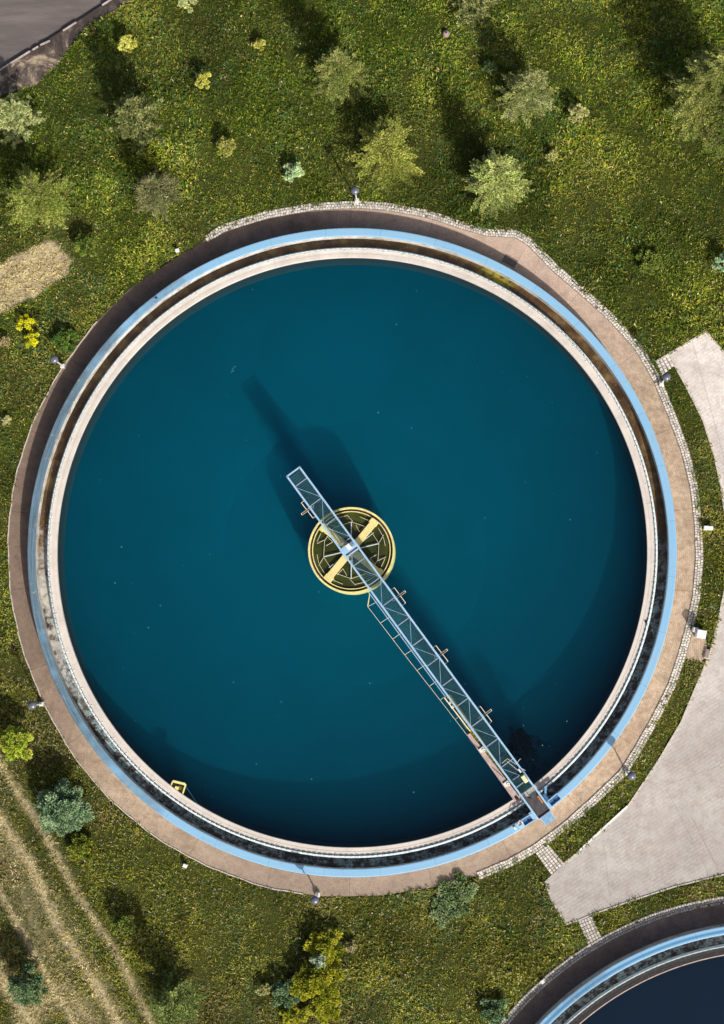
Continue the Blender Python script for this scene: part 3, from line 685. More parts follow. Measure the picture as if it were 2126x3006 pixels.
mt = MB(); mt.tube([(p[0]-.16, p[1]+.12, 1.95), (p[0], p[1]+.20, 2.0), (p[0]+.18, p[1]+.14, 1.95), (p[0]+.20, p[1]-.08, 1.92), (p[0]+.02, p[1]-.16, 1.92), (p[0]-.16, p[1]+.12, 1.95)], .022, 6); mt.build('cable_loop', M['white'], br)
p = L(1512, 2431, 1.65); MB().box((p[0], p[1], 1.62), (.18, .12, .16), bev=.02).build('junction_box', M['white'], br)
a = L(1603, 2307, 1.8); b_ = L(1600, 2340, 1.8); MB().bar(a, b_, .12, .10).build('gutter_brush_arm', M['plate_blue'], br)
MB().bar(L(1600, 2340, 1.8), L(1622, 2337, 1.85), .035).build('brace', M['bridge'], br)
MB().bar(L(1596, 2330, 1.8), L(1576, 2318, 1.9), .035).build('brace', M['bridge'], br)
MB().bar(a, (a[0], a[1], .66), .05).build('brush_rod', M['beam'], br)
p = L(1585, 2346, 2.8); MB().box((p[0], HY-.14, 2.88), (.5, .09, .10), bev=.02).build('grease_pipe', M['orange'], br)
# control box on the deck, pipe davit beside it
p = L(1541, 2283, 2.6); MB().box((p[0], HY-.17, 3.05), (.46, .24, .5), bev=.04).build('control_box', M['pale_yellow'], br)
p = L(1523, 2262, 2.6); MB().box((p[0], HY-.12, 3.0), (.26, .10, .3), bev=.03).build('switch_box', M['white'], br)
pts = [L(1473, 2241, 3.15), L(1490, 2227, 3.15), L(1515, 2244, 3.15)]; MB().tube(pts, .016, 6).build('davit_pipe', M['pole'], br)
MB().tube([L(1488, 2234, 3.15), L(1503, 2247, 3.15), L(1521, 2262, 3.15)], .014, 6).build('davit_pipe', M['pole'], br)
MB().tube([L(1519, 2238, 3.15), L(1527, 2228, 3.15), L(1530, 2228, 3.15)], .014, 6).build('davit_pipe', M['pole'], br)
MB().tube([L(1532, 2256, 3.15), L(1543, 2262, 3.15)], .018, 6).build('davit_pipe', M['pole'], br)
MB().tube([L(1505, 2290, 2.95), L(1532, 2272, 2.95)], .02, 6).build('davit_pipe', M['beam'], br)
# four scraper brackets standing off the rails
for (ua, va, ub, vb, sg) in ((1158, 1725, 1191, 1770, 1), (1280, 1895, 1316, 1942, 1), (1410, 2073, 1444, 2118, 1), (885, 1476, 919, 1521, -1)):
    A = L(ua, va, 2.0); B = L(ub, vb, 2.0); y0 = sg*HY; b = MB(); mx = (A[0]+B[0])/2
    b.bar((A[0], y0, 2.0), (A[0], A[1], 2.0), .022); b.bar((B[0], y0, 2.0), (B[0], B[1], 2.0), .022); b.bar(A, B, .035)
    fr = b.build('scraper_bracket', M['cream'], br)
    b = MB(); b.bar((mx, y0, 2.0), (mx, A[1]+sg*.36, 2.0), .06, .05); b.build('slide_bar', M['darkbar'], fr)
    b = MB(); e_ = A[1]+sg*.38; b.bar((mx-.05, y0, 2.03), (mx-.05, e_, 2.03), .014); b.bar((mx+.05, y0, 2.03), (mx+.05, e_, 2.03), .014); b.bar((mx-.06, e_, 2.03), (mx+.06, e_, 2.03), .03); b.build('slide_rail', M['cream'], fr)
    MB().lathe([(.07, 0), (.10, .02), (.07, .04), (.05, .02)], (mx-.02, y0-sg*.16, 2.02), 12, closed=True).build('hand_wheel', M['cream'], fr)
    MB().bar((mx, y0-sg*.1, 2.0), (mx, y0-sg*.1, .5), .035).build('scraper_rod', M['beam'], fr)
# scum boom on the left side: second pale rail, outer thin rail with struts
A = L(1082, 1738, 2.0); B = L(1308, 2046, 2.0)
MB().bar(A, B, .045, .05).build('inner_boom_rail', M['bridge'], br)
poly = [L(1086, 1742, 1.2), L(1080, 1781, 1.15), L(1188, 1922, 1.15), L(1293, 2056, 1.15), L(1372, 2159, 1.15)]
MB().tube(poly, .012, 6).build('boom_pipe', M['cream'], br)
MB().bar(L(1086, 1743, 1.25), L(1080, 1780, 1.2), .05, .05).build('boom_end_bar', M['yellow'], br)
for (ua, va, ub, vb) in ((1080, 1781, 1106, 1767), (1117, 1829, 1144, 1811), (1153, 1876, 1179, 1858), (1189, 1922, 1213, 1906), (1225, 1968, 1247, 1953), (1262, 2014, 1281, 2000), (1293, 2055, 1303, 2047), (1336, 2112, 1343, 2107)):
    MB().bar(L(ua, va, 1.17), L(ub, vb, 1.6), .022).build('boom_strut', M['cream'], br)
# scum trough with moss, side boards and two pump lids
q0 = L(1303, 2049, 1.2); q1 = L(1512, 2352, 1.2); yo = q0[1]; 
def trough_pt(u, v): return L(u, v, 1.2)
sA, sB = L(1305, 2048, 1.2), L(1373, 2158, 1.2); sC = L(1514, 2352, 1.2)
MB().bar(sA, L(1380, 2146, 1.2), .06, .22).build('trough_side', M['cream'], br)
b = MB(); i0 = L(1380, 2146, 1.2); j0 = L(1374, 2158, 1.2)
bdw = MB(); p4 = [L(1371, 2158, 1.25), L(1381, 2152, 1.25), L(1526, 2340, 1.25), L(1512, 2354, 1.25)]
bdw.add(p4+[(a[0], a[1], .85) for a in p4], [(0, 1, 2, 3), (0, 4, 5, 1), (1, 5, 6, 2), (2, 6, 7, 3), (3, 7, 4, 0)]); bdw.build('trough_board', M['pink'], br)
mz = MB(); p4 = [L(1308, 2044, 1.02), L(1322, 2038, 1.02), L(1505, 2300, 1.02), L(1488, 2305, 1.02), L(1376, 2152, 1.02)]
mz.add(p4+[(a[0], a[1], .8) for a in p4], [(0, 1, 2, 3, 4)]+[(i, i+5, (i+1) % 5+5, (i+1) % 5) for i in range(5)]); tr = mz.build('scum_trough', M['moss'], br)
mm = MB()
for k in range(260):
    t = rng.random(); u = 1312+t*180+rng.normal(0, 2.0); v = 2044+t*255+rng.normal(0, 2.0)
    if rng.random() < .7: pz = L(u, v, 1.05); s_ = rng.uniform(.03, .08); mm.box((pz[0], pz[1], 1.04), (s_, s_*.8, .04), rng.uniform(0, 3), bev=.01)
mm.build('moss_tufts', simple('moss_bright', (.40, .36, .03), .9, .4, 9), tr)
for k, (u, v) in enumerate(((1320, 2064), (1328, 2076), (1339, 2090), (1345, 2101))):
    p = L(u, v, 1.2); MB().box((p[0], p[1], 1.16), (.16, .15, .12), 0, bev=.02).build('trough_block', M['cream'] if k < 2 else M['darkbar'], tr)
for (u, v) in ((1415, 2200), (1487, 2300)):
    p = L(u, v, 1.3); b = MB().box((p[0], p[1], 1.30), (.24, .34, .12), 0, bev=.02).build('pump_box', M['white'], br)
    q_ = L(u+5, v+3, 1.35); MB().lathe([(.055, 0), (.10, 0), (.10, .05), (.055, .05)], (q_[0], q_[1], 1.36), 16, closed=True).build('lid_ring', M['cream'], b)
MB().tube([L(1376, 2172, 1.3), L(1395, 2190, 1.32), L(1412, 2202, 1.34)], .012, 6).build('hose', M['darkbar'], br)
MB().tube([L(1445, 2252, 1.3), L(1462, 2268, 1.32), L(1478, 2282, 1.3)], .012, 6).build('hose', M['darkbar'], br)
p = L(1519, 2346, 1.3); MB().box((p[0], p[1], 1.3), (.22, .16, .14), 0, bev=.02).build('trough_stop', M['rust'], br)
MB().tube([L(1540, 2338, 2.85), L(1560, 2344, 2.85)], .015, 6).build('hose', M['blackm'], br)
# drive at the centre of the bridge
MB().box((0.0, 0, 2.86), (.62, HY*2+.16, .12), bev=.015).build('centre_plate', M['bridge'], br)
MB().box((-.14, 0.02, 3.04), (.30, .26, .26), bev=.03).build('gear_motor', M['white'], br)
b = MB()
for k in range(3): b.tube([(-.22+.10*k, .16, 3.0), (-.22+.10*k, .36, 3.0)], .03, 8)
b.build('motor_fins', M['beam'], br)
MB().box((.22, 0, 2.95), (.05, .8, .06), bev=.01).build('centre_rib', M['darkbar'], br)

# ------------------------------------------------------------------ centre well
cw = empty('centre_well', (HUB[0], HUB[1], 0)); tag(cw, 'round yellow feed well ring with olive water at the middle of the large tank', 'feed well')
MB().lathe([(2.41, .2), (2.41, 1.13), (2.425, 1.15), (2.515, 1.15), (2.53, 1.13), (2.53, -1.4), (2.41, -1.4)][::-1], n=128).build('outer_ring', M['yellow'], cw)
MB().lathe([(2.29, .6), (2.41, .6), (2.41, .98), (2.29, .98)], n=128, closed=True).build('ring_groove', M['rust'], cw)
MB().lathe([(2.24, .5), (2.24, 1.06), (2.29, 1.06), (2.29, .5)][::-1], n=128).build('inner_ring', M['yellow'], cw)
dsc = MB().lathe([(0.0, .935), (2.24, .935)], n=96).build('olive_water', M['olive'], cw)
MB().tube([(0, 0, -3.3), (0, 0, 2.75)], .16, 20).build('pier', M['beam'], cw)
va = np.array([.635, .773]); va = np.array([0.635, 0.773])
wa = math.atan2(.773, .635)
for k in range(4):
    a = wa+k*math.pi/2; R0 = (.2, 2.28); c0 = ((R0[0]+R0[1])/2*math.cos(a), (R0[0]+R0[1])/2*math.sin(a), 1.16)
    MB().box(c0, (R0[1]-R0[0], .42, .06), a, bev=.01).build('walkway_arm', M['yellow_pale'], cw)
    e = MB().box((2.10*math.cos(a)-.03*math.sin(a), 2.10*math.sin(a), 1.17), (.30, .52, .07), a, bev=.01).build('arm_end_plate', M['yellow'], cw)
def spider(az, name='spoke', r0=.25, r1=1.66, wd=.055, mat='skyblue', z=1.08):
    MB().bar((r0*math.cos(az), r0*math.sin(az), z), (r1*math.cos(az), r1*math.sin(az), z), wd, .05).build(name, M[mat], cw)
for az in (90, 13.5, -90, 193.5, 38, 142, -40, -142): spider(rad(az) if az in (90, 13.5, -90, 193.5) else rad(az), wd=.055 if az in (90, 13.5, -90, 193.5) else .03)
pt = lambda r, a, z=1.05: (r*math.cos(rad(a)), r*math.sin(rad(a)), z)
oc = [90, 52, 13.5, -20, -52, -90, -128, 193.5, 160, 128]
for i in range(len(oc)):
    a, b_ = oc[i], oc[(i+1) % len(oc)]
    MB().bar(pt(1.66, a), pt(1.66, b_), .018, .06).build('baffle_plate', M['baffle'], cw)
for i in range(20):
    a = i*18+7; r0 = 2.0+.02*(i % 3)
    if i % 5 != 4: MB().bar(pt(r0, a), pt(r0+.02, a+15), .018, .06).build('baffle_plate', M['baffle'], cw)
    if i % 2: MB().bar(pt(r0+.05, a), pt(1.68, a-13+(i % 2)*3), .018, .06).build('baffle_plate', M['baffle'], cw)
for a, l in ((60, .5), (150, .55), (240, .5), (330, .55)):
    p0 = pt(1.66, a); p1 = pt(1.18, a+6); MB().bar(p0, p1, .018, .06).build('baffle_plate', M['baffle'], cw); MB().bar(p1, pt(1.5, a+20), .018, .06).build('baffle_plate', M['baffle'], cw)

# ------------------------------------------------------------------ floating skimmer frame with rope, debris, dark strands
sk = empty('skimmer_frame', (*P(527, 2311, 1.0), 0)); tag(sk, 'yellow open skimmer frame hanging on the lower left inside of the large tank wall', 'frame')
def SL(u, v, z): p = P(u, v, z); return (p[0]-sk.location[0], p[1]-sk.location[1], z)
MB().bar(SL(508, 2293, 1.05), SL(544, 2302, 1.05), .14, .10).build('front_float', M['yellow'], sk)
MB().bar(SL(508, 2292, 1.02), SL(500, 2314, 1.02), .07, .12).build('side_arm', M['yellow'], sk)
MB().bar(SL(546, 2302, 1.02), SL(535, 2336, 1.02), .08, .12).build('side_arm', M['yellow'], sk)
MB().bar(SL(511, 2302, .98), SL(541, 2310, .98), .05, .08).build('crossbar', M['rust'], sk)
MB().bar(SL(521, 2309, 1.05), SL(515, 2326, 1.05), .22, .10).build('float_block', M['yellow_pale'], sk)
MB().box(SL(522, 2318, .92), (.62, .5, .03), rad(-14)).build('weed_mat', M['moss'], sk)
rp = MB().tube([(*P(547, 2310, 1.0), 1.0), (*P(562, 2333, .95), .95), (*P(581, 2360, 1.1), 1.1)], .012, 6).build('rope', M['rope']); tag(rp, 'thin blue rope slanting from the yellow skimmer frame down to the coping', 'rope')
n = 200; px = rng.uniform(-1, 1, n*2); py = rng.uniform(-1, 1, n*2); ok = np.hypot(px, py) < .97; px, py = px[ok][:n], py[ok][:n]
cl = fnoise(px*17, py*17, 3, 4) > .42; px, py = px[cl], py[cl]
b = MB()
for a_, b__ in zip(px, py):
    s_ = rng.choice([.018, .03, .05], p=[.55, .35, .1]); t = rng.uniform(0, 3)
    X0, Y0 = a_*17+T1[0], b__*17+T1[1]
    if math.hypot(X0-HUB[0], Y0-HUB[1]) < 2.7: continue
    b.add([(X0+s_*math.cos(t+k*1.57)*(1 if k % 2 else .5), Y0+s_*math.sin(t+k*1.57), ZW+.006) for k in range(4)], [(0, 1, 2, 3)])
for k in range(12):
    tk_ = rng.uniform(-1, 1); p = P(686+7*tk_+rng.normal(0, 2), 1081-12*tk_+rng.normal(0, 2), ZW); b.add([(p[0]+.025*math.cos(q*1.57+k), p[1]+.03*math.sin(q*1.57+k), ZW+.006) for q in range(4)], [(0, 1, 2, 3)])
o = b.build('floating_debris', M['light']); tag(o, 'tiny pale specks floating on the teal water', 'debris', kind='stuff')
# dark ragged strands just below the surface by the bridge end
b = MB()
for k in range(20):
    u, v = rng.uniform(1492, 1560), rng.uniform(2135, 2185); a = rad(-68)+rng.normal(0, .3); pts = []
    p = np.array(P(u, v, ZW))
    for s_ in range(12):
        a += rng.normal(0, .26); pts.append((p[0], p[1], ZW-.06-.02*s_)); p = p+.20*np.array([math.cos(a), math.sin(a)])
    for i in range(len(pts)-1):
        w0 = .15*(1-i/13); A_ = math.atan2(pts[i+1][1]-pts[i][1], pts[i+1][0]-pts[i][0])
        for q in range(4):
            t = A_+rng.normal(0, 1.0); l = rng.uniform(.12, .34); c0 = pts[i]; n_ = (-math.sin(t)*w0*.4, math.cos(t)*w0*.4)
            b.add([(c0[0]-n_[0], c0[1]-n_[1], c0[2]), (c0[0]+math.cos(t)*l, c0[1]+math.sin(t)*l, c0[2]-.02), (c0[0]+n_[0], c0[1]+n_[1], c0[2]), (c0[0]-math.cos(t)*.05, c0[1]-math.sin(t)*.05, c0[2]+.02)], [(0, 1, 2), (0, 2, 3)])
o = b.build('water_weed', M['weed']); tag(o, 'dark ragged strands under the water beside the bridge control box', 'water weed')  # water_weed: near-black ragged strands just below the surface

# ------------------------------------------------------------------ lamps
def lamp(u, v, label, proto=None):
    p = P(u, v, 3.0)
    if proto is None:
        r = empty('street_lamp', (p[0], p[1], 0))
        MB().box((0, 0, .15), (.26, .26, .40), bev=.03).build('base', M['pole'], r)
        MB().tube([(0, 0, .3), (0, 0, 2.72)], [.055, .035], 12).build('pole', M['pole'], r)
        h = MB().lathe([(0.0, 2.70), (.06, 2.70), (.17, 2.76), (.205, 2.86), (.20, 2.93), (0.0, 2.93)], n=28).build('globe', M['globe'], r, smooth=True)
        MB().lathe([(.245, 2.90), (.245, 2.93), (.225, 2.99), (.17, 3.05), (.09, 3.09), (0.0, 3.10), ], n=32).build('cap', M['cap'], r, smooth=True)
    else:
        r = proto.copy(); C.objects.link(r); r.location = (p[0], p[1], 0)
        for ch in proto.children:
            c = ch.copy(); C.objects.link(c); c.parent = r
    tag(r, label, 'lamp', 'blue-capped lamps round the large tank'); return r
l0 = lamp(1042, 558, 'blue-capped lamp standing at the cobbled kerb above the top of the large tank')
for u, v, lb in ((158, 1054, 'blue-capped lamp beside the path near the yellow flowering bush, upper left'),
                 (94, 2070, 'blue-capped lamp in the grass on the left, just above the bright lime young tree'),
                 (1957, 1106, 'blue-capped lamp in the grass strip next to the small cobbled crossing, right'),
                 (1855, 2277, 'blue-capped lamp in the narrow grass strip beside the pale yard, lower right'),
                 (924, 2643, 'blue-capped lamp below the bottom of the large tank, lowest of all the lamps')):
    lamp(u, v, lb, l0)

# ------------------------------------------------------------------ cabinets and small fittings
def cabinet(name, u, v, z, dims, a, label, cat, mat='white', extra=True, group=None):
    p = P(u, v, z); r = empty(name, (p[0], p[1], 0), a)
    MB().box((0, 0, z/2-.02), (dims[0], dims[1], z-.06), bev=.01).build('body', M[mat], r)
    MB().box((0, 0, z-.02), (dims[0]+.04, dims[1]+.04, .05), bev=.02).build('lid', M[mat], r)
    if extra: MB().box((0, -dims[1]/2-.012, z*.5), (dims[0]*.8, .02, z*.7)).build('door', M['pole'], r)
    tag(r, label, cat, group); return r
cabinet('utility_cabinet', 2060, 1861, 1.1, (.50, .44), rad(-10), 'square white utility cabinet on the concrete pad right of the large tank', 'cabinet')
cabinet('meter_box', 2043, 1849, .9, (.26, .24), rad(-10), 'small white meter box touching the left side of the square utility cabinet', 'box')
cabinet('vent_box', 2074, 1549, .5, (.24, .20), 0, 'left one of two small white boxes in the grass strip on the right edge', 'box')
cabinet('vent_box', 2087, 1550, .5, (.24, .20), 0, 'right one of two small white boxes in the grass strip on the right edge', 'box')
cabinet('vent_box', 520, 734, .4, (.20, .16), rad(15), 'small white box in the grass left of the cobbled kerb start', 'box', extra=False)
cabinet('vent_box', 543, 2542, .4, (.22, .17), rad(-20), 'small white box alone in the grass below the lower left of the tank', 'box', extra=False)
cabinet('vent_box', 1593, 2882, .4, (.18, .16), rad(35), 'small white box at the cobbled kerb of the navy tank', 'box', extra=False)
p = P(2077, 1920, .2); r = empty('hatch', (p[0], p[1], 0), rad(-16)); tag(r, 'pale concrete hatch between the pad and the yard edge', 'hatch')
MB().box((0, 0, .1), (.30, .56, .22), bev=.02).build('curb', M['kerbstone'], r); MB().box((0, .0, .225), (.22, .46, .03), bev=.01).build('cover', M['manhole'], r)
p = P(1310, 97, .2); r = empty('concrete_marker', (p[0], p[1], 0)); tag(r, 'small greyish pink concrete dome in the grass near the top', 'marker')
MB().lathe([(0.0, .32), (.10, .31), (.19, .24), (.22, .1), (.22, -.1)][::-1], n=20).build('dome', M['manhole'], r, smooth=True); MB().lathe([(0, .36), (.05, .36), (.05, .3)], n=10).build('knob', M['blackm'], r)
p = P(453, 872, 1.55); r = empty('valve', (p[0], p[1], 1.5), .6); tag(r, 'little blue and black valve lying on the upper left of the blue rim', 'valve')
MB().box((0, 0, .05), (.16, .12, .1), bev=.02).build('body', M['deep_blue'], r); MB().tube([(.0, -.08, .09), (.12, -.16, .06)], .035, 8).build('handle', M['blackm'], r)
p = P(1897, 1826, 1.2); o = MB().box((0, 0, .05), (.13, .11, .12), .4, bev=.02).build('drain_cap', M['blackm'], None, (p[0], p[1], 1.14)); tag(o, 'small black cap on the coping at the right side of the tank', 'cap')

# ------------------------------------------------------------------ trees and shrubs
def tri_leaves(c, d, Ls, Ws, col, jit=.5):
    """quads: centre points c, directions d"""
    m = len(c); r = rng.normal(0, .62, (m, 3))+np.array([.12, -.25, 1.0]); s = np.cross(d, r); s /= (np.linalg.norm(s, axis=1)[:, None]+1e-9)
    # keep leaves mostly face-up so that they read from above and catch the sun
    L_ = d*Ls[:, None]/2; S_ = s*Ws[:, None]/2
    V = np.stack([c-L_, c+S_, c+L_, c-S_], 1).reshape(-1, 3); b = np.arange(m)*4
    return V, np.stack([b, b+1, b+2, b+3], 1), np.repeat(col, 4, 0)
def plant(name, u, v, R, H, kind, cols, label, cat, dens=1.0, bare=0.0, flat=1.0):
    """kind: 'fir' tiered conifer, 'pine' tufted conifer, 'leafy' broadleaf, 'low' bush"""
    H = H*(1.55 if kind in ('fir', 'pine') else 1.2); zc = H*.4; p = P(u, v, zc); R = R/50.0*1.05; cols = np.array(cols)*np.array([1.10, 1.24, .92]); root = empty(name, (p[0], p[1], 0)); tag(root, label, cat, 'shrubs and young trees in the grass')
    tb = MB(); cs = []; ds = []; ls = []; wsz = []; ck = []
    cols = np.array(cols)
    if kind in ('fir', 'pine'):
        tb.tube([(0, 0, -.1), (0, 0, H*.5), (0, 0, H)], [.03*R+.05, .03, .01], 8)
        nw = max(5, int(H/.36)); 
        for w_i in range(nw):
            f = (w_i+.3)/nw; zz = H*(.08+.9*f); Rz = R*1.08*(1-f)**.62+.10
            nb = int(8+5*(1-f)) if kind == 'fir' else int(6+2*(1-f))
            for k in range(nb):
                az = rng.uniform(0, 2*np.pi); Lb = Rz*(rng.uniform(.60, 1.02) if kind == 'fir' else rng.uniform(.62, 1.12)); up = .12+.5*f if kind == 'fir' else .45+.3*f
                e = np.array([math.cos(az), math.sin(az), up]); e /= np.linalg.norm(e); s0 = np.array([0, 0, zz])
                side = np.array([-math.sin(az), math.cos(az), 0])
                if Lb > .3: tb.tube([s0, s0+e*Lb*.5, s0+e*Lb*.95+np.array([0, 0, .04])], [.022, .014, .006], 4)
                st = .060/dens; tcol = cols[rng.integers(len(cols))]*rng.uniform(.5, 1.35)
                for d_ in np.arange(.12 if kind == 'fir' else .3*Lb, Lb, st):
                    if rng.random() < bare*(d_/Lb): continue
                    tl = (.05+.34*(Lb-d_)) if kind == 'fir' else .20; tl = min(tl, .42)
                    for sg in (-1, 1):
                        td = e*.75+side*sg*.8+np.array([0, 0, rng.uniform(-.15, .25)]); td /= np.linalg.norm(td)
                        for q in np.arange(.03, tl, .10):
                            cs.append(s0+e*d_+td*q+rng.normal(0, .018, 3)); ds.append(td+rng.normal(0, .28, 3)); ls.append(rng.uniform(.10, .18)); wsz.append(rng.uniform(.045, .075)); ck.append(tcol*rng.uniform(.6, 1.35))
                if kind == 'pine':
                    for t_ in (.4, .58, .74, .88, 1.02):
                        c0 = s0+e*Lb*t_+rng.normal(0, .07, 3); kc = cols[rng.integers(len(cols))]*rng.uniform(.75, 1.25)
                        for q in range(24):
                            dd = rng.normal(0, 1, 3)+np.array([0, 0, .7])+e*.8; dd /= np.linalg.norm(dd)
                            cs.append(c0+dd*.12); ds.append(dd); ls.append(.2); wsz.append(.045); ck.append(kc*rng.uniform(.8, 1.25))
    else:
        stems = 7 if kind == 'leafy' else 9
        nl = int((4200 if kind == 'leafy' else 3200)*dens*max(R, .35)**1.7)+220
        lobes = []
        nlb = int(26*max(R, .5)**1.2) if kind == 'leafy' else int(16*max(R, .5))
        for k in range(max(13, nlb)):
            az = k*2.39996+rng.normal(0, .25); rr_ = R*math.sqrt((k+.5)/max(9, nlb, 13))*.82*rng.uniform(.85, 1.1); hz = H*(.28+.62*(1-(rr_/R)**1.6)*rng.uniform(.55, 1.05))
            lobes.append((np.array([rr_*math.cos(az), rr_*math.sin(az), hz]), R*rng.uniform(.13, .27), cols[rng.integers(len(cols))]*rng.uniform(.8, 1.2)))
        for c0, rl, cc in lobes:
            tb.tube([(0, 0, -.05), (c0[0]*.45, c0[1]*.45, c0[2]*.5), tuple(c0)], [.028, .016, .007], 5)
        per = max(14, nl//len(lobes))
        for c0, rl, cc in lobes:
            for q in range(per):
                dd = rng.normal(0, 1, 3); dd /= np.linalg.norm(dd); c_ = c0+dd*rl*rng.uniform(.35, 1.1)*np.array([1, 1, .75]); c_[2] = max(.03, c_[2])
                o_ = dd+np.array([c0[0], c0[1], 0])/(R+1e-6)*.7+rng.normal(0, .35, 3); o_ /= np.linalg.norm(o_)
                cs.append(c_); ds.append(o_); ls.append(rng.uniform(.10, .17)); wsz.append(rng.uniform(.05, .09)); ck.append(cc*rng.uniform(.7, 1.3))
    cs = np.array(cs); ds = np.array(ds); ds /= np.linalg.norm(ds, axis=1)[:, None]
    V, F, K = tri_leaves(cs, ds, np.array(ls), np.array(wsz), np.array(ck))
    if flat != 1.0: V[:, 1] *= flat
    tb.build('trunk' if H > 1.2 else 'stems', M['branch'] if bare > 0 else M['bark'], root)
    np_mesh('crown' if H > 1.2 else 'foliage', V, F, M['leaf'], K, root)
    return root
GRN = [(.13, .17, .035), (.10, .14, .03), (.18, .20, .05)]; LIME = [(.27, .29, .07), (.20, .24, .05), (.34, .34, .11)]
PINE = [(.22, .22, .10), (.14, .16, .07), (.32, .30, .16)]; GREY = [(.17, .17, .085), (.11, .125, .06), (.24, .22, .12)]
PALE = [(.42, .42, .24), (.34, .36, .2), (.5, .48, .3)]; YEL = [(.52, .46, .12), (.42, .38, .10), (.6, .54, .2)]
BLUE = [(.20, .28, .20), (.14, .21, .15), (.27, .34, .25)]; GOLD = [(.30, .28, .022), (.21, .21, .02), (.40, .36, .04)]
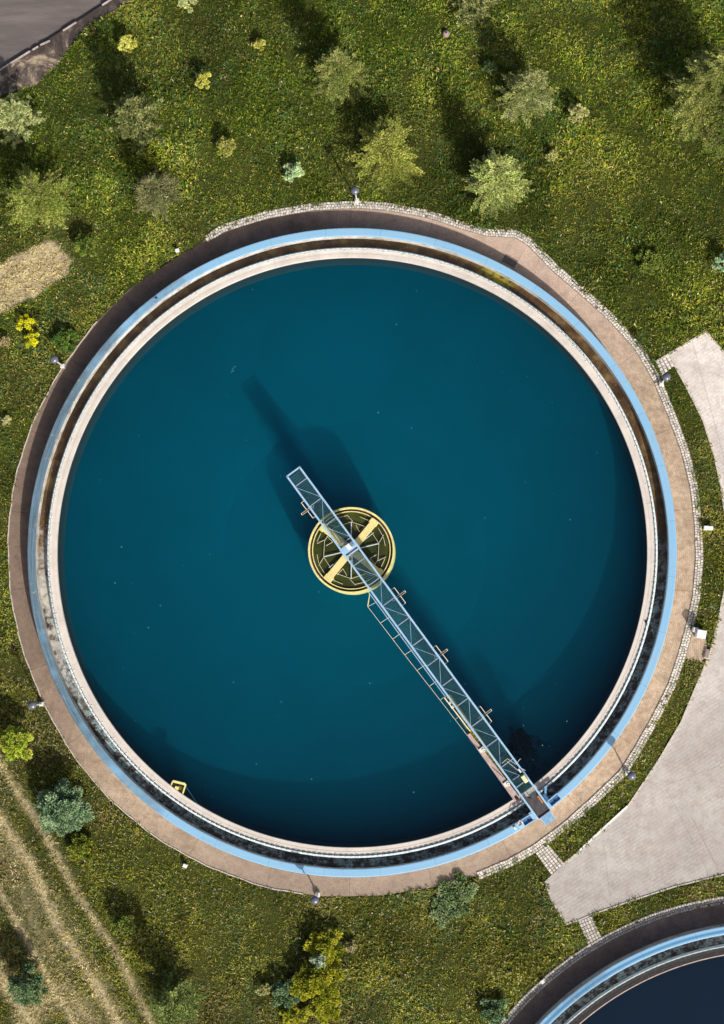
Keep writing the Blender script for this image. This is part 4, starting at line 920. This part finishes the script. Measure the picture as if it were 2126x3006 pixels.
TREES = [
 (46, 349, 66, 3.2, 'pine', PALE, 'pale grey-green pine cut by the left edge below the road verge', 'pine_tree', 'pine tree', 1, 0),
 (405, 357, 80, 3.6, 'pine', PINE, 'bushy grey-green pine with pale shoots between the road verge and the tank, upper left', 'pine_tree', 'pine tree', 1, 0),
 (111, 575, 108, 3.4, 'fir', LIME, 'wide light green spruce at the left edge above the mown straw patch', 'spruce_tree', 'spruce tree', .9, 0),
 (458, 562, 76, 3.3, 'fir', GREY, 'dull grey-brown spruce directly below the bushy grey-green pine', 'spruce_tree', 'spruce tree', .8, .3),
 (376, 131, 31, 1.3, 'leafy', YEL, 'yellow-green bush nearest the road verge', 'shrub', 'shrub', 1, 0),
 (762, 131, 19, .9, 'leafy', YEL, 'tiny round yellow bush near the top edge, left of the large dark spruce', 'shrub', 'shrub', 1, 0),
 (599, 237, 28, 1.4, 'leafy', YEL, 'ragged bright yellow bush right of the road verge, between two smaller yellow bushes', 'shrub', 'shrub', 1, 0),
 (664, 432, 32, 1.4, 'leafy', [(.40, .36, .12), (.3, .29, .09)], 'sparse olive-yellow bush to the right of the dull grey-brown spruce', 'shrub', 'shrub', .7, 0),
 (861, 506, 31, 1.2, 'leafy', [(.40, .48, .36), (.5, .56, .42)], 'pale mint green bush up left of the topmost lamp', 'shrub', 'shrub', 1, 0),
 (995, 220, 90, 4.4, 'fir', [(.20, .22, .06), (.14, .17, .05), (.28, .28, .09)], 'dark green spruce with pale bare top, tallest above the topmost lamp', 'spruce_tree', 'spruce tree', 1, .15),
 (1132, 440, 112, 3.6, 'fir', [(.32, .32, .08), (.24, .26, .06), (.40, .38, .10)], 'broad yellow-green spruce just right above the topmost lamp', 'spruce_tree', 'spruce tree', 1, 0),
 (252, 717, 38, 1.3, 'leafy', GRN+LIME[:1], 'small green bush between the mown straw patch and the path', 'shrub', 'shrub', 1, 0),
 (550, 0, 34, 1.3, 'leafy', PALE, 'pale yellow-green bush cut by the top edge, left half', 'shrub', 'shrub', 1, 0),
 (1390, 12, 62, 3.0, 'pine', PINE, 'grey-green pine cut by the top edge near the concrete dome', 'pine_tree', 'pine tree', 1, 0),
 (1440, 198, 24, .8, 'low', [(.10, .15, .07)], 'low dark green clump left of the pale-topped dull spruce', 'shrub', 'shrub', 1, 0),
 (1547, 272, 92, 3.6, 'fir', [(.25, .26, .10), (.17, .19, .07), (.34, .34, .18)], 'thin pale-topped spruce with dark gaps beside the cream round bush', 'spruce_tree', 'spruce tree', .75, .15),
 (1456, 528, 98, 4.0, 'fir', [(.42, .43, .17), (.30, .34, .12), (.50, .50, .24)], 'bright star-shaped light green spruce above the bend of the cobbled kerb', 'spruce_tree', 'spruce tree', 1, 0),
 (1695, 334, 33, 1.2, 'leafy', [(.52, .47, .27), (.42, .38, .2)], 'round cream-coloured bush in the open grass, upper right', 'shrub', 'shrub', 1, 0),
 (1621, 458, 19, .8, 'leafy', [(.46, .42, .2), (.38, .35, .16)], 'smallest cream bush below the round cream-coloured one', 'shrub', 'shrub', 1, 0),
 (2088, 262, 140, 7.5, 'fir', [(.24, .25, .07), (.17, .19, .06), (.33, .32, .11)], 'huge spreading spruce with pale bare branches at the upper right edge', 'spruce_tree', 'spruce tree', .8, .35),
 (2122, 772, 30, 1.3, 'leafy', [(.42, .52, .42), (.34, .44, .36)], 'pale blue-green bush cut by the right edge above the yard corner', 'shrub', 'shrub', 1, 0),
 (1905, 770, 45, .8, 'low', GRN, 'low green weed clump in the grass up left of the yard corner', 'shrub', 'shrub', .8, 0),
 (76, 950, 30, .9, 'low', [(.66, .56, .02), (.55, .48, .03)], 'upper half of the bright yellow flowering bush, left of the path', 'flowering_bush', 'flowering bush', 1, 0),
 (94, 998, 26, .9, 'low', [(.66, .56, .02), (.5, .46, .03)], 'lower clump of bright yellow flowers touching the flowering bush', 'flowering_bush', 'flowering bush', 1, 0),
 (190, 1000, 44, .9, 'low', [(.12, .18, .04), (.08, .14, .035)], 'dark green round bush against the path above the upper left lamp', 'shrub', 'shrub', 1.2, 0),
 (17, 1003, 18, .6, 'low', [(.42, .32, .22)], 'dry pinkish tuft by the left edge beside the yellow flowers', 'dry_tuft', 'tuft', 1, 0),
 (20, 1234, 15, .5, 'low', [(.50, .45, .3)], 'small pale dry tuft by the left edge below the upper left lamp', 'dry_tuft', 'tuft', 1, 0),
 (49, 2180, 56, 2.2, 'leafy', [(.34, .37, .05), (.24, .30, .04), (.42, .42, .08)], 'bright lime young tree at the left edge below a lamp', 'broadleaf_tree', 'tree', 1, 0),
 (186, 2374, 80, 2.4, 'leafy', BLUE, 'dense round blue-green tree between the straw tracks and the tank', 'broadleaf_tree', 'tree', 1.4, 0),
 (236, 2489, 45, .8, 'low', [(.20, .21, .03), (.15, .17, .03)], 'low olive-yellow bush right under the round blue-green tree', 'shrub', 'shrub', 1, 0),
 (366, 2715, 38, 1.6, 'leafy', [(.13, .16, .035), (.18, .19, .05)], 'small dark green bush right of the straw tracks', 'shrub', 'shrub', 1, 0),
 (85, 2893, 60, 2.6, 'leafy', [(.12, .18, .11), (.17, .22, .13)], 'dusky blue-green bush standing among the straw tracks, bottom left', 'shrub', 'shrub', .9, 0),
 (504, 2940, 84, 3.4, 'fir', [(.16, .20, .06), (.11, .15, .05), (.22, .25, .09)], 'deep green spruce at the bottom edge right of the straw tracks', 'spruce_tree', 'spruce tree', .9, 0),
 (955, 2778, 58, 1.2, 'low', GOLD, 'small golden bush above the pale grey flowering clump, bottom', 'golden_shrub', 'shrub', 1.2, 0),
 (938, 2885, 78, 1.6, 'low', GOLD, 'big golden-yellow bush at the bottom, below the pale grey clump', 'golden_shrub', 'shrub', 1.6, 0),
 (955, 2958, 56, 1.2, 'low', GOLD, 'golden bush at the lower right foot of the biggest golden bush', 'golden_shrub', 'shrub', 1.2, 0),
 (860, 2980, 42, .9, 'low', GOLD, 'golden bush touching the bottom edge, under the grey-blue bush', 'golden_shrub', 'shrub', 1, 0),
 (936, 2822, 27, 1.9, 'low', [(.48, .50, .50), (.30, .36, .28), (.42, .46, .40)], 'pale grey flowering clump enclosed by golden bushes', 'flowering_bush', 'flowering bush', 1.3, 0),
 (832, 2915, 46, 1.2, 'low', [(.15, .21, .15), (.11, .17, .10)], 'grey-blue low bush left of the big golden bush', 'shrub', 'shrub', 1, 0),
 (775, 2905, 20, .8, 'low', [(.40, .36, .2)], 'small straw-coloured bush left of the grey-blue low bush', 'shrub', 'shrub', 1, 0),
 (1030, 2780, 20, .7, 'low', [(.34, .27, .18)], 'small brownish tuft up right of the golden bushes', 'dry_tuft', 'tuft', 1, 0),
 (1345, 2625, 62, .3, 'low', [(.20, .25, .15), (.13, .18, .09), (.28, .32, .2)], 'upper bluish-green weed patch below the tank path, near the cobbled link', 'weed_clump', 'weeds', .9, 0),
 (1305, 2668, 48, .3, 'low', [(.20, .25, .16), (.13, .18, .10), (.28, .32, .2)], 'lower bluish-green weed patch below the tank path', 'weed_clump', 'weeds', .9, 0),
 (1455, 2968, 45, .8, 'low', [(.17, .24, .16), (.12, .18, .10)], 'bluish-green bush near the bottom edge left of the navy tank', 'shrub', 'shrub', 1, 0),
]
for (u, v, R, H, kd, cols, label, name, cat, dn, bare) in TREES:
    plant(name, u, v, R, H, kd, cols, label, cat, dn, bare)
# unseen trees just outside the frame that throw the shade on the upper meadow
for (u, v, R, H, label) in ((2195, 345, 125, 8.0, 'added unseen tall spruce just outside the right edge'), (1850, -140, 90, 5.0, 'added unseen spruce just outside the top edge')):
    plant('spruce_tree', u, v, R, H, 'fir', GRN, label, 'spruce tree', .6, 0)

# the tank levels were first measured 0.3 m too high: lower every tank-bound thing and refit its plan size
DZ = 0.3; KS = (HCAM-1.2)/(HCAM-1.5)
for o in list(C.objects):
    if o.parent: continue
    n_ = o.name.split('.')[0]
    if n_ in ('settling_tank', 'water', 'centre_well', 'scraper_bridge', 'skimmer_frame', 'rope', 'floating_debris', 'water_weed', 'valve', 'drain_cap'):
        o.location = (o.location[0]*KS, o.location[1]*KS, o.location[2]-DZ); o.scale = (KS, KS, 1)
